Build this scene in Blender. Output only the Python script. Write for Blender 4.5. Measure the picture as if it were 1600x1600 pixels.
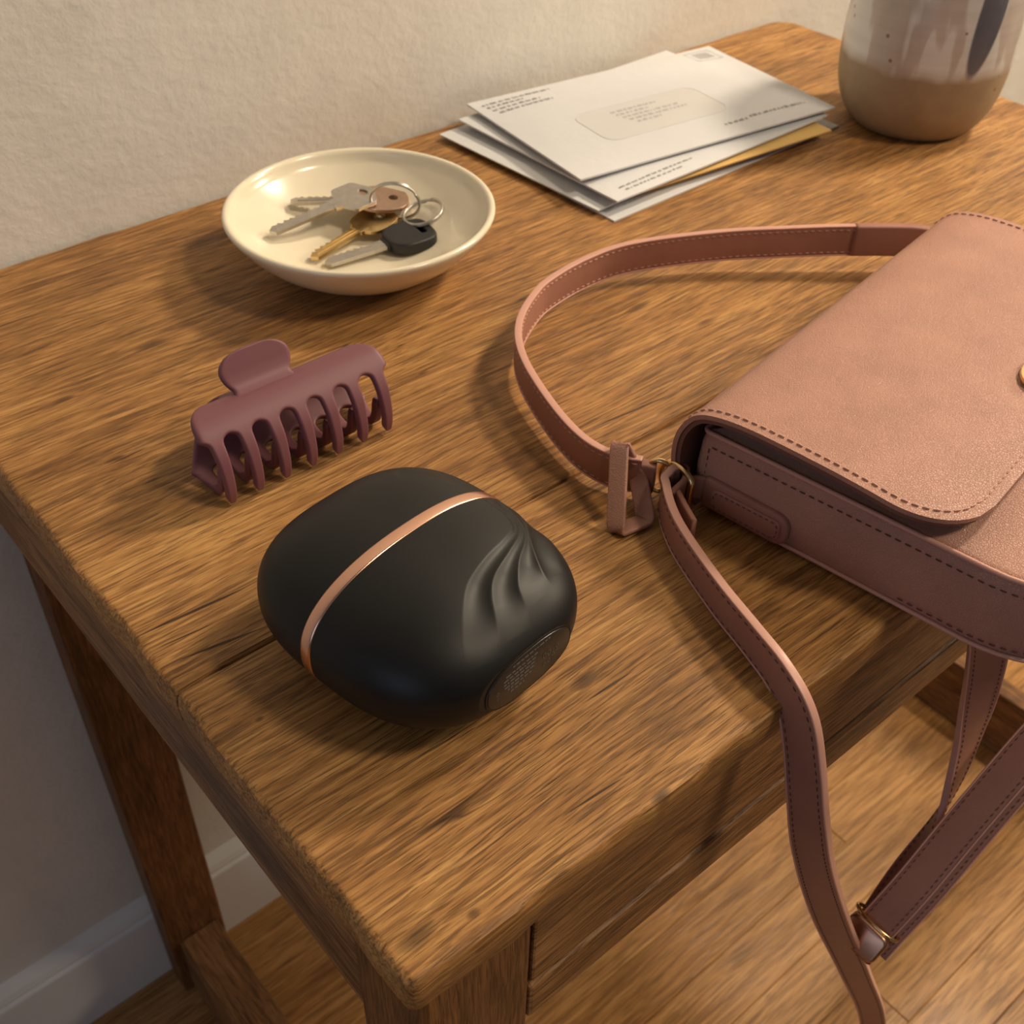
import bpy, bmesh, math, random
from mathutils import Vector, Matrix, noise
random.seed(7)
for o in list(bpy.data.objects): bpy.data.objects.remove(o, do_unlink=True)
scene = bpy.context.scene
COL = scene.collection
T = 0.745                       # height of the table top above the floor
WALLY = 0.4886                  # front face of the back wall
sin, cos, pi = math.sin, math.cos, math.pi

# ------------------------------------------------------------------ camera
PIT, ROLL, YAW, FPX = 0.725327, 0.0247917, 0.717255, 1808.48
fw = Vector((sin(YAW)*cos(PIT), cos(YAW)*cos(PIT), -sin(PIT)))
r0 = Vector((cos(YAW), -sin(YAW), 0)); u0 = r0.cross(fw)
rr = cos(ROLL)*r0 + sin(ROLL)*u0; uu = -sin(ROLL)*r0 + cos(ROLL)*u0
cam = bpy.data.objects.new('camera', bpy.data.cameras.new('camera')); COL.objects.link(cam)
M = Matrix((rr, uu, -fw)).transposed().to_4x4(); M.translation = Vector((-0.086866, -0.139848, T+0.335))
cam.matrix_world = M
cam.data.sensor_fit = 'HORIZONTAL'; cam.data.sensor_width = 36; cam.data.lens = FPX/1600*36
cam.data.clip_start = 0.01; cam.data.clip_end = 30
cam.data.dof.use_dof = True; cam.data.dof.focus_distance = 0.43; cam.data.dof.aperture_fstop = 22
scene.camera = cam
scene.cycles.max_bounces = 6; scene.cycles.diffuse_bounces = 3; scene.cycles.glossy_bounces = 3

# ------------------------------------------------------------------ world and lights
w = bpy.data.worlds.new('room_ambient'); scene.world = w; w.use_nodes = True
w.node_tree.nodes['Background'].inputs[0].default_value = (1.0, 0.95, 0.90, 1)
w.node_tree.nodes['Background'].inputs[1].default_value = 0.10
def area(name, loc, target, size, power, color, size_y=None):
    l = bpy.data.lights.new(name, 'AREA'); l.energy = power; l.color = color; l.size = size
    l.shape = 'DISK'
    if size_y: l.shape = 'RECTANGLE'; l.size_y = size_y
    o = bpy.data.objects.new(name, l); COL.objects.link(o); o.location = loc
    o.rotation_euler = (Vector(target)-Vector(loc)).to_track_quat('-Z', 'Y').to_euler(); return o
area('lamp_light', (1.42, 0.04, T+1.18), (0.30, 0.20, T), 0.20, 20.5, (1.0, 0.83, 0.62))
area('room_light', (2.40, -0.60, T+0.90), (0.3, 0.1, T-0.2), 0.55, 24, (1.0, 0.82, 0.60))
area('front_fill_light', (0.95, -1.15, T+1.95), (0.4, 0.0, T-0.2), 0.40, 24, (1.0, 0.82, 0.60))  # added unseen fill from front and above, brightens the drawer face
area('window_light', (-1.7, -0.6, T+0.35), (0.0, 0.5, T-0.4), 0.8, 4.2, (0.62, 0.74, 1.0), 1.1)
scene.view_settings.view_transform = 'Standard'; scene.view_settings.look = 'None'
scene.view_settings.exposure = -0.12; scene.view_settings.gamma = 1.0
scene.view_settings.use_curve_mapping = False

# ------------------------------------------------------------------ node helpers
def mat(name):
    m = bpy.data.materials.new(name); m.use_nodes = True
    nt = m.node_tree; b = nt.nodes['Principled BSDF']
    return m, nt, b
def nd(nt, t, **kw):
    n = nt.nodes.new(t)
    for k, v in kw.items(): setattr(n, k, v)
    return n
def setin(n, **kw):
    for k, v in kw.items(): n.inputs[k.replace('_', ' ')].default_value = v
def ramp(nt, fac, stops, interp='LINEAR'):
    r = nd(nt, 'ShaderNodeValToRGB'); r.color_ramp.interpolation = interp
    el = r.color_ramp.elements
    while len(el) < len(stops): el.new(0.5)
    for e, (p, c) in zip(el, stops): e.position = p; e.color = (*c, 1) if len(c) == 3 else c
    nt.links.new(fac, r.inputs[0]); return r.outputs[0]
def g(v): return (v, v, v)
def mapped(nt, scale, src='Object', loc=(0, 0, 0), rot=(0, 0, 0), vec=None):
    mp = nd(nt, 'ShaderNodeMapping'); mp.inputs['Scale'].default_value = scale
    mp.inputs['Location'].default_value = loc; mp.inputs['Rotation'].default_value = rot
    if vec is None:
        tc = nd(nt, 'ShaderNodeTexCoord'); vec = tc.outputs[src]
    nt.links.new(vec, mp.inputs[0]); return mp.outputs[0]
def noise_tex(nt, vec, scale=1.0, detail=4, rough=0.55, dist=0.0):
    n = nd(nt, 'ShaderNodeTexNoise'); setin(n, Scale=scale, Detail=detail, Roughness=rough, Distortion=dist)
    nt.links.new(vec, n.inputs['Vector']); return n.outputs['Fac']
def mix(nt, mode, fac, a, b):
    m = nd(nt, 'ShaderNodeMix', data_type='RGBA', blend_type=mode)
    if isinstance(fac, (int, float)): m.inputs[0].default_value = fac
    else: nt.links.new(fac, m.inputs[0])
    for s, v in ((6, a), (7, b)):
        if isinstance(v, tuple): m.inputs[s].default_value = (*v, 1)
        else: nt.links.new(v, m.inputs[s])
    return m.outputs[2]
def math_(nt, op, a, b=None, clamp=False):
    m = nd(nt, 'ShaderNodeMath', operation=op, use_clamp=clamp)
    for i, v in enumerate((a, b)):
        if v is None: continue
        if isinstance(v, (int, float)): m.inputs[i].default_value = v
        else: nt.links.new(v, m.inputs[i])
    return m.outputs[0]
def bump(nt, b, h, strength, dist, prev=None):
    n = nd(nt, 'ShaderNodeBump'); setin(n, Strength=strength, Distance=dist)
    nt.links.new(h, n.inputs['Height'])
    if prev is not None: nt.links.new(prev, n.inputs['Normal'])
    nt.links.new(n.outputs[0], b.inputs['Normal']); return n.outputs[0]

def wood(name, dark, mid, light, axis='X', rough=(0.42, 0.62), contrast=1.0, fine=1.0, bumpd=0.0006, per_object=0.0, marks=True, cracks=(), spots_at=()):
    m, nt, b = mat(name)
    rot = {'X': (0, 0, 0), 'Y': (0, 0, pi/2), 'Z': (0, pi/2, 0)}[axis]
    base = mapped(nt, (1, 1, 1), rot=rot)
    if per_object:
        oi = nd(nt, 'ShaderNodeObjectInfo'); va = nd(nt, 'ShaderNodeVectorMath', operation='SCALE')
        cx = nd(nt, 'ShaderNodeCombineXYZ'); nt.links.new(oi.outputs['Random'], cx.inputs[0]); nt.links.new(oi.outputs['Random'], cx.inputs[1]); nt.links.new(oi.outputs['Random'], cx.inputs[2])
        nt.links.new(cx.outputs[0], va.inputs[0]); va.inputs['Scale'].default_value = 17.0
        ad = nd(nt, 'ShaderNodeVectorMath', operation='ADD'); nt.links.new(base, ad.inputs[0]); nt.links.new(va.outputs[0], ad.inputs[1]); base = ad.outputs[0]
    # slow waviness of the grain
    wv = nd(nt, 'ShaderNodeTexNoise'); setin(wv, Scale=7.0, Detail=1.0); nt.links.new(mapped(nt, (1, 1.6, 1.6), vec=base), wv.inputs['Vector'])
    sub = nd(nt, 'ShaderNodeVectorMath', operation='SUBTRACT'); nt.links.new(wv.outputs['Color'], sub.inputs[0]); sub.inputs[1].default_value = (.5, .5, .5)
    sc = nd(nt, 'ShaderNodeVectorMath', operation='MULTIPLY'); nt.links.new(sub.outputs[0], sc.inputs[0]); sc.inputs[1].default_value = (0.0, 0.011, 0.011)
    ad = nd(nt, 'ShaderNodeVectorMath', operation='ADD'); nt.links.new(base, ad.inputs[0]); nt.links.new(sc.outputs[0], ad.inputs[1]); P = ad.outputs[0]
    tone = noise_tex(nt, mapped(nt, (5, 16, 16), vec=P), 1, 2, .55)
    band = noise_tex(nt, mapped(nt, (7, 75, 75), vec=P), 1, 3, .6)
    streak = noise_tex(nt, mapped(nt, (30*fine, 520*fine, 520*fine), vec=P), 1, 3, .70)
    pores = noise_tex(nt, mapped(nt, (46*fine, 900*fine, 900*fine), vec=P, loc=(3, 1, 2)), 1, 2, .6)
    s = math_(nt, 'ADD', math_(nt, 'MULTIPLY', tone, .25), math_(nt, 'ADD', math_(nt, 'MULTIPLY', band, .27), math_(nt, 'MULTIPLY', streak, .66)))
    c = .17/contrast
    col = ramp(nt, s, [(.59-c, dark), (.59-c*.35, tuple(.55*a+.45*d for a, d in zip(mid, dark))), (.59, mid), (.59+c, light)])
    hair = noise_tex(nt, mapped(nt, (16*fine, 1500*fine, 1500*fine), vec=P, loc=(7, 3, 5)), 1, 1, .5)
    col = mix(nt, 'MULTIPLY', .42, col, ramp(nt, hair, [(.36, g(.42)), (.52, g(1.0)), (.66, g(1.0))]))
    pm = ramp(nt, pores, [(.37, g(0)), (.46, g(1))])
    pcol = tuple(.35*d+.18*mm for d, mm in zip(dark, mid))
    col = mix(nt, 'MIX', math_(nt, 'MULTIPLY', math_(nt, 'SUBTRACT', 1.0, pm), .55), col, pcol)
    hgt = math_(nt, 'ADD', math_(nt, 'MULTIPLY', streak, .7), math_(nt, 'MULTIPLY', pm, .5))
    if marks:
        # knots, dents and old stains
        spots = nd(nt, 'ShaderNodeTexVoronoi'); setin(spots, Scale=1.0, Randomness=1.0)
        nt.links.new(mapped(nt, (20, 62, 40), vec=P), spots.inputs['Vector'])
        km = ramp(nt, spots.outputs['Distance'], [(.0, g(1)), (.10, g(.75)), (.2, g(0))])
        km = math_(nt, 'MULTIPLY', km, ramp(nt, noise_tex(nt, mapped(nt, (14, 20, 20), vec=base, loc=(5, 5, 5)), 1, 2), [(.52, g(0)), (.62, g(1))]))
        col = mix(nt, 'MIX', math_(nt, 'MULTIPLY', km, .75), col, pcol)
        st = ramp(nt, noise_tex(nt, mapped(nt, (9, 22, 22), vec=base, loc=(9, 2, 4)), 1, 4, .65), [(.54, g(0)), (.72, g(1))])
        col = mix(nt, 'MULTIPLY', math_(nt, 'MULTIPLY', st, .55), col, (.50, .40, .33))
        # long drying cracks
        cr = noise_tex(nt, mapped(nt, (5, 105, 105), vec=P, loc=(1.3, .2, 0)), 1, 1, .4)
        cl = ramp(nt, math_(nt, 'ABSOLUTE', math_(nt, 'SUBTRACT', cr, .5)), [(.0, g(1)), (.012, g(0))])
        gate = ramp(nt, noise_tex(nt, mapped(nt, (9, 14, 14), vec=base, loc=(2, 7, 1)), 1, 2), [(.56, g(0)), (.62, g(1))])
        cl = math_(nt, 'MULTIPLY', cl, gate)
        col = mix(nt, 'MIX', math_(nt, 'MULTIPLY', cl, .8), col, tuple(.25*d for d in dark))
    if cracks or spots_at:
        sx = nd(nt, 'ShaderNodeSeparateXYZ'); nt.links.new(P, sx.inputs[0]); X, Y = sx.outputs[0], sx.outputs[1]
        tot = None
        for (x0, x1, y0, y1, wd) in cracks:          # open drying cracks running with the grain
            k = (y1-y0)/(x1-x0); mid_ = (x0+x1)/2; hl = (x1-x0)/2
            line = math_(nt, 'ADD', math_(nt, 'MULTIPLY', math_(nt, 'SUBTRACT', X, x0), k), y0)
            dy = math_(nt, 'DIVIDE', math_(nt, 'ABSOLUTE', math_(nt, 'SUBTRACT', Y, line)), wd)
            dx = math_(nt, 'POWER', math_(nt, 'DIVIDE', math_(nt, 'ABSOLUTE', math_(nt, 'SUBTRACT', X, mid_)), hl), 2.0)
            v_ = math_(nt, 'SUBTRACT', 1.0, math_(nt, 'ADD', dy, dx), True)
            v_ = math_(nt, 'MULTIPLY', v_, 2.2, True); tot = v_ if tot is None else math_(nt, 'MAXIMUM', tot, v_)
        for (x0, y0, rx, ry) in spots_at:            # knots and dents
            nx_ = math_(nt, 'DIVIDE', math_(nt, 'SUBTRACT', X, x0), rx); ny_ = math_(nt, 'DIVIDE', math_(nt, 'SUBTRACT', Y, y0), ry)
            v_ = math_(nt, 'SUBTRACT', 1.0, math_(nt, 'ADD', math_(nt, 'MULTIPLY', nx_, nx_), math_(nt, 'MULTIPLY', ny_, ny_)), True)
            v_ = math_(nt, 'MULTIPLY', v_, math_(nt, 'MULTIPLY', streak, 1.5), True); tot = v_ if tot is None else math_(nt, 'MAXIMUM', tot, v_)
        col = mix(nt, 'MIX', math_(nt, 'MULTIPLY', tot, .88), col, tuple(.3*d for d in dark))
    nt.links.new(col, b.inputs['Base Color'])
    ro = ramp(nt, tone, [(.3, g(rough[0])), (.7, g(rough[1]))]); nt.links.new(ro, b.inputs['Roughness'])
    b.inputs['Specular IOR Level'].default_value = .35
    bump(nt, b, hgt, .8, bumpd)
    return m

def plain(name, col, rough=.5, metal=0.0, spec=.5, coat=0.0, bscale=None, bd=.0002, var=0.0, vscale=40):
    m, nt, b = mat(name)
    b.inputs['Base Color'].default_value = (*col, 1); b.inputs['Roughness'].default_value = rough
    b.inputs['Metallic'].default_value = metal; b.inputs['Specular IOR Level'].default_value = spec
    b.inputs['Coat Weight'].default_value = coat; b.inputs['Coat Roughness'].default_value = .12
    v = mapped(nt, (1, 1, 1))
    if var:
        n = noise_tex(nt, v, vscale, 4)
        nt.links.new(ramp(nt, n, [(.3, tuple(c*(1-var) for c in col)), (.7, tuple(min(1, c*(1+var)) for c in col))]), b.inputs['Base Color'])
    if bscale:
        bump(nt, b, noise_tex(nt, v, bscale, 4), .5, bd)
    return m

def leather(name, col, rough=.5, grain=900, bd=.00022):
    m, nt, b = mat(name)
    v = mapped(nt, (1, 1, 1))
    wob = noise_tex(nt, v, 35, 4)
    c = ramp(nt, wob, [(.3, tuple(x*.90 for x in col)), (.7, tuple(min(1, x*1.08) for x in col))])
    vo = nd(nt, 'ShaderNodeTexVoronoi', feature='DISTANCE_TO_EDGE'); setin(vo, Scale=float(grain), Randomness=1.0)
    dn = nd(nt, 'ShaderNodeTexNoise'); setin(dn, Scale=grain*.4, Detail=2.0); nt.links.new(v, dn.inputs['Vector'])
    mx = nd(nt, 'ShaderNodeMix', data_type='RGBA'); mx.inputs[0].default_value = .0015; nt.links.new(v, mx.inputs[6]); nt.links.new(dn.outputs['Color'], mx.inputs[7])
    nt.links.new(mx.outputs[2], vo.inputs['Vector'])
    cell = ramp(nt, vo.outputs['Distance'], [(.0, g(0)), (.16, g(1))])
    c = mix(nt, 'MULTIPLY', .25, c, mix(nt, 'MIX', cell, (.72, .66, .62), (1., 1., 1.)))
    nt.links.new(c, b.inputs['Base Color']); b.inputs['Roughness'].default_value = rough
    b.inputs['Specular IOR Level'].default_value = .4
    fine = noise_tex(nt, v, grain*.25, 3)
    bump(nt, b, math_(nt, 'ADD', cell, math_(nt, 'MULTIPLY', fine, .9)), .55, bd)
    return m

# ------------------------------------------------------------------ materials
WD, WM, WL = (.080, .033, .010), (.400, .190, .058), (.69, .395, .135)
m_top = wood('oak_table_top', WD, WM, WL, contrast=.70, bumpd=.00045,
             cracks=((-.376, -.322, -.0605, -.0645, .0010), (-.369, -.330, -.0820, -.0885, .0009), (-.372, -.345, -.0715, -.074, .0005), (-.335, -.315, .040, .041, .0006), (-.29, -.262, .010, .0085, .0005), (-.262, -.235, -.1965, -.198, .0006), (-.15, -.09, -.075, -.079, .0006), (.02, .07, -.02, -.0235, .0005), (-.30, -.27, -.2275, -.2295, .0006)),
             spots_at=((-.3572, -.1263, .0022, .0014), (-.3452, -.2356, .0030, .0022), (-.3635, -.2299, .0090, .0042), (-.2743, .1188, .0110, .0030), (-.3299, .1018, .0070, .0022), (-.3310, .0422, .0060, .0016), (-.0505, -.0110, .0110, .0030), (.3434, .1774, .0100, .0030), (-.2682, -.2420, .0050, .0022), (-.2456, -.1974, .0026, .0010), (-.2540, -.1890, .0080, .0030)))
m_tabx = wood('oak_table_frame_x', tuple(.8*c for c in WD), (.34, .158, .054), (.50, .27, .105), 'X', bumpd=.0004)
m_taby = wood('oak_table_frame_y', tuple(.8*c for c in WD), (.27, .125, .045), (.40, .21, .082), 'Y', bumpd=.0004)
m_tabz = wood('oak_table_frame_z', tuple(.8*c for c in WD), (.19, .076, .023), (.30, .135, .045), 'Z', bumpd=.0004)  # redder leg oak, darkened further to paint in shade under the top
m_floor = wood('oak_floor_board', (.20, .090, .028), (.45, .225, .074), (.62, .35, .135), 'X', rough=(.30, .42), contrast=.85, fine=.45, bumpd=.00015, per_object=1, marks=False)
m_gap = plain('dark_floor_gap', (.09, .045, .02), .8)
m_wall = None
def wall_mat():
    m, nt, b = mat('cream_plaster')
    v = mapped(nt, (1, 1, 1))
    n1 = noise_tex(nt, v, 160, 5, .6); n2 = noise_tex(nt, v, 30, 3)
    nt.links.new(ramp(nt, n2, [(.3, (.665, .64, .585)), (.7, (.71, .685, .625))]), b.inputs['Base Color'])
    b.inputs['Roughness'].default_value = .75
    bump(nt, b, math_(nt, 'ADD', n1, math_(nt, 'MULTIPLY', n2, 1.5)), .45, .0012)
    return m
m_wall = wall_mat()
m_base = plain('white_painted_trim', (.74, .73, .71), .45)
m_black = plain('matt_black_soft_plastic', (.0078, .0076, .0075), .46, spec=.33, bscale=2500, bd=.00002)
m_panel = plain('glossy_dark_panel', (.022, .019, .016), .32)
m_rose = plain('rose_gold_metal', (.86, .50, .36), .24, metal=1.0)
m_mark = plain('grey_print', (.10, .092, .085), .6)
m_clip = plain('matt_mauve_plastic', (.190, .072, .085), .48, spec=.4, bscale=1800, bd=.00002)
m_dish = plain('cream_glazed_ceramic', (.80, .72, .55), .22, spec=.55, coat=.4, var=.02)
m_leather = leather('pebbled_blush_leather', (.47, .242, .178), .46)
m_leather_s = leather('smooth_blush_leather', (.37, .168, .120), .50, 1500, .00008)
m_edge = plain('blush_lit_edge_piping', (.60, .315, .245), .40)  # piping and strap edges; pale tone paints in light along the edges
m_dark_in = plain('near_black_brown', (.03, .015, .012), .8)  # black buckle bar, and the shade painted into the bag mouth
m_stitch = plain('blush_thread', (.40, .20, .14), .7)
m_stitch_l = plain('pale_blush_thread', (.56, .31, .23), .7)
m_stitch_d = plain('brown_thread', (.15, .062, .045), .8)
m_gold = plain('polished_gold_metal', (.80, .56, .28), .2, metal=1.0)
m_bronze = plain('aged_bronze_metal', (.50, .28, .19), .34, metal=1.0)
m_steel = plain('brushed_steel', (.56, .53, .49), .34, metal=1.0, var=.08, vscale=300)
m_copper = plain('worn_copper_nickel', (.58, .40, .31), .34, metal=1.0, var=.1, vscale=200)
m_brass = plain('yellow_brass', (.72, .52, .24), .30, metal=1.0, var=.06, vscale=300)
m_keyblack = plain('black_key_plastic', (.012, .012, .013), .42)
m_paper = plain('white_envelope_paper', (.67, .675, .69), .75, bscale=60, bd=.0012)
m_paper2 = plain('grey_white_envelope_paper', (.64, .645, .66), .75, bscale=60, bd=.001)
m_kraft = plain('yellow_kraft_paper', (.72, .47, .16), .75)
m_film = plain('glassine_window_film', (.65, .645, .635), .34, spec=.5)
m_ink = plain('pale_grey_ink', (.27, .265, .27), .8)
m_ink2 = plain('soft_grey_ink', (.38, .375, .37), .8)
def vase_mat():
    m, nt, b = mat('speckled_stoneware')
    tc = nd(nt, 'ShaderNodeTexCoord'); sep = nd(nt, 'ShaderNodeSeparateXYZ'); nt.links.new(tc.outputs['Object'], sep.inputs[0])
    x, y, z = sep.outputs
    v = tc.outputs['Object']
    n = noise_tex(nt, mapped(nt, (28, 28, 18)), 1, 4)
    wav = math_(nt, 'ADD', z, math_(nt, 'MULTIPLY', math_(nt, 'SUBTRACT', n, .5), .010))
    gm = ramp(nt, wav, [(.0495, g(0)), (.0515, g(1))]); 
    clay = ramp(nt, noise_tex(nt, v, 60, 5), [(.3, (.31, .225, .135)), (.7, (.38, .285, .18))])
    # streaky overlapping glaze
    gl = ramp(nt, noise_tex(nt, mapped(nt, (30, 30, 7), loc=(1.7, .3, 0)), 1, 3, .5), [(.43, (.64, .62, .59)), (.455, (.47, .415, .37)), (.58, (.53, .46, .41)), (.605, (.68, .66, .63))])
    rings = noise_tex(nt, mapped(nt, (4, 4, 190)), 1, 2)
    gl = mix(nt, 'MULTIPLY', .25, gl, ramp(nt, rings, [(.4, g(.75)), (.6, g(1))]))
    # blue-grey brushed leaf shape running down the right side
    ang = math_(nt, 'ARCTAN2', y, x)
    lean = math_(nt, 'MULTIPLY', math_(nt, 'SUBTRACT', z, .085), 2.6)
    da = math_(nt, 'DIVIDE', math_(nt, 'SUBTRACT', ang, math_(nt, 'ADD', lean, -1.95)), .19)
    dz = math_(nt, 'DIVIDE', math_(nt, 'SUBTRACT', z, .100), .052)
    d2 = math_(nt, 'ADD', math_(nt, 'MULTIPLY', da, da), math_(nt, 'MULTIPLY', dz, dz))
    lm = ramp(nt, d2, [(.80, g(1)), (1.05, g(0))])
    gl = mix(nt, 'MIX', lm, gl, ramp(nt, n, [(.35, (.085, .085, .105)), (.65, (.15, .145, .17))]))
    col = mix(nt, 'MIX', gm, clay, gl)
    sp = nd(nt, 'ShaderNodeTexVoronoi'); setin(sp, Scale=95.0); nt.links.new(v, sp.inputs['Vector'])
    spm = ramp(nt, sp.outputs['Distance'], [(.0, g(1)), (.10, g(.9)), (.15, g(0))])
    spm = math_(nt, 'MULTIPLY', spm, ramp(nt, noise_tex(nt, v, 37, 1), [(.56, g(0)), (.58, g(1))]))
    col = mix(nt, 'MIX', math_(nt, 'MULTIPLY', spm, .8), col, (.12, .055, .03))
    nt.links.new(col, b.inputs['Base Color'])
    nt.links.new(ramp(nt, gm, [(0, g(.62)), (1, g(.28))]), b.inputs['Roughness'])
    bump(nt, b, math_(nt, 'ADD', math_(nt, 'MULTIPLY', rings, .5), math_(nt, 'MULTIPLY', gm, 1.0)), .4, .0008)
    return m
m_vase = vase_mat()

# ------------------------------------------------------------------ object helpers
def wloc(o):
    v = Vector((0, 0, 0))
    while o is not None: v = v + o.location; o = o.parent
    return v
def tag(o, label=None, cat=None, group=None, kind=None):
    for k, v in (('label', label), ('category', cat), ('group', group), ('kind', kind)):
        if v: o[k] = v
    return o
def thing(name, loc, label, cat, group=None):
    o = bpy.data.objects.new(name, None); COL.objects.link(o); o.location = loc; o.empty_display_size = .02
    return tag(o, label, cat, group)
def obj(name, verts, faces, m, parent=None, smooth=True, loc=None, sharp=None):
    """verts in world coordinates; the mesh is stored relative to its own origin"""
    base = wloc(parent) if parent else Vector((0, 0, 0))
    org = Vector(loc) if loc is not None else base
    me = bpy.data.meshes.new(name); me.from_pydata([tuple(Vector(v)-org) for v in verts], [], faces); me.update()
    bm = bmesh.new(); bm.from_mesh(me); bmesh.ops.recalc_face_normals(bm, faces=bm.faces[:]); bm.to_mesh(me); bm.free()
    me.materials.append(m)
    for p in me.polygons: p.use_smooth = smooth
    o = bpy.data.objects.new(name, me); COL.objects.link(o)
    o.location = org-base
    if parent: o.parent = parent
    if smooth and sharp: 
        try: me.set_sharp_from_angle(angle=math.radians(sharp))
        except Exception: pass
    return o
class MB:
    def __init__(s): s.v = []; s.f = []
    def add(s, v, f):
        n = len(s.v); s.v += [tuple(p) for p in v]; s.f += [tuple(i+n for i in q) for q in f]
def bevel_box(lo, hi, bev=.002, seg=2):
    bm = bmesh.new(); bmesh.ops.create_cube(bm, size=1)
    for v in bm.verts:
        for i in range(3): v.co[i] = lo[i] if v.co[i] < 0 else hi[i]
    if bev: bmesh.ops.bevel(bm, geom=bm.edges[:], offset=bev, segments=seg, affect='EDGES', profile=.5)
    bm.verts.index_update()
    r = [v.co.copy() for v in bm.verts], [tuple(v.index for v in f.verts) for f in bm.faces]
    bm.free(); return r
def box(name, lo, hi, m, parent=None, bev=.002, smooth=False, loc=None):
    v, f = bevel_box(lo, hi, bev); return obj(name, v, f, m, parent, smooth, loc)
def catmull(P, n=12, closed=False):
    P = [Vector(p) for p in P]; out = []; N = len(P)
    for i in range(N if closed else N-1):
        if closed: a, b, c, d = P[(i-1) % N], P[i], P[(i+1) % N], P[(i+2) % N]
        else: a, b, c, d = P[max(i-1, 0)], P[i], P[i+1], P[min(i+2, N-1)]
        for k in range(n):
            t = k/n
            out.append(.5*((2*b)+(c-a)*t+(2*a-5*b+4*c-d)*t*t+(3*b-a-3*c+d)*t**3))
    if not closed: out.append(P[-1].copy())
    return out
def sweep(pts, wd, width, thick, closed=False, rnd=None, taper=None, cs=4):
    """flat band: wd = width direction per point"""
    mb = MB(); N = len(pts); ring = None
    h = thick/2; rnd = min(rnd or h, h*.999)
    for i, p in enumerate(pts):
        if closed: t = pts[(i+1) % N]-pts[i-1]
        else: t = pts[min(i+1, N-1)]-pts[max(i-1, 0)]
        t.normalize(); w = wd[i]-t*wd[i].dot(t); w.normalize(); n = t.cross(w)
        W = (width if not callable(width) else width(i/(N-1)))/2
        sec = []
        for cx_, cy_, a0 in ((W-rnd, h-rnd, 0), (-W+rnd, h-rnd, 90), (-W+rnd, -h+rnd, 180), (W-rnd, -h+rnd, 270)):
            for k in range(cs+1):
                a = math.radians(a0+90*k/cs); sec.append((cx_+rnd*cos(a), cy_+rnd*sin(a)))
        mb.v += [tuple(p+w*x+n*y) for x, y in sec]; L = len(sec)
    for i in range(N if closed else N-1):
        j = (i+1) % N
        for k in range(L): mb.f.append((i*L+k, i*L+(k+1) % L, j*L+(k+1) % L, j*L+k))
    if not closed: mb.f.append(tuple(range(L))[::-1]); mb.f.append(tuple((N-1)*L+k for k in range(L)))
    return mb
def tube(pts, r, seg=10, closed=False):
    mb = MB(); N = len(pts); pts = [Vector(p) for p in pts]; ref = None
    for i, p in enumerate(pts):
        t = (pts[(i+1) % N]-pts[i-1]) if closed else (pts[min(i+1, N-1)]-pts[max(i-1, 0)])
        t.normalize()
        if ref is None: ref = Vector((0, 0, 1)) if abs(t.z) < .8 else Vector((1, 0, 0))
        a = (ref-t*ref.dot(t)).normalized(); ref = a; b = t.cross(a)
        R = r(i/(N-1)) if callable(r) else r
        mb.v += [tuple(p+a*R*cos(2*pi*k/seg)+b*R*sin(2*pi*k/seg)) for k in range(seg)]
    for i in range(N if closed else N-1):
        j = (i+1) % N
        for k in range(seg): mb.f.append((i*seg+k, i*seg+(k+1) % seg, j*seg+(k+1) % seg, j*seg+k))
    if not closed: mb.f.append(tuple(range(seg))[::-1]); mb.f.append(tuple((N-1)*seg+k for k in range(seg)))
    return mb
def lathe(prof, seg=72, c=(0, 0, 0)):
    mb = MB(); N = len(prof); c = Vector(c)
    for r, z in prof: mb.v += [tuple(c+Vector((r*cos(2*pi*k/seg), r*sin(2*pi*k/seg), z))) for k in range(seg)]
    for i in range(N-1):
        for k in range(seg): mb.f.append((i*seg+k, i*seg+(k+1) % seg, (i+1)*seg+(k+1) % seg, (i+1)*seg+k))
    mb.f.append(tuple(range(seg))[::-1]); mb.f.append(tuple((N-1)*seg+k for k in range(seg)))
    return mb
def stitches(pts, nrm, length=.0021, gap=.0016, wd=.00055, ht=.00035):
    """short thread dashes along a polyline; nrm = outward normal per point"""
    mb = MB(); acc = 0.0; seg = []
    cum = [0]
    for i in range(1, len(pts)): cum.append(cum[-1]+(pts[i]-pts[i-1]).length)
    def at(s):
        s = max(0, min(s, cum[-1])); i = 1
        lo, hi = 0, len(cum)-1
        while hi-lo > 1:
            m_ = (lo+hi)//2
            if cum[m_] <= s: lo = m_
            else: hi = m_
        f = (s-cum[lo])/max(1e-9, cum[hi]-cum[lo])
        return pts[lo].lerp(pts[hi], f), nrm[lo].lerp(nrm[hi], f).normalized()
    s = gap
    while s+length < cum[-1]:
        p, n = at(s); q, n2 = at(s+length); t = (q-p).normalized(); b = t.cross(n).normalized()
        v = []
        for P, N_, ww in ((p, n, .6), (p.lerp(q, .5)+n*ht*.5, n, 1), (q, n2, .6)):
            v += [P-b*wd/2*ww-N_*ht*.3, P+b*wd/2*ww-N_*ht*.3, P+b*wd/2*ww*.6+N_*ht, P-b*wd/2*ww*.6+N_*ht]
        f = [(0, 1, 2, 3), (8, 9, 10, 11)]
        for r_ in (0, 4):
            for k in range(4): f.append((r_+k, r_+(k+1) % 4, r_+4+(k+1) % 4, r_+4+k))
        mb.add(v, f); s += length+gap
    return mb
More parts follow.
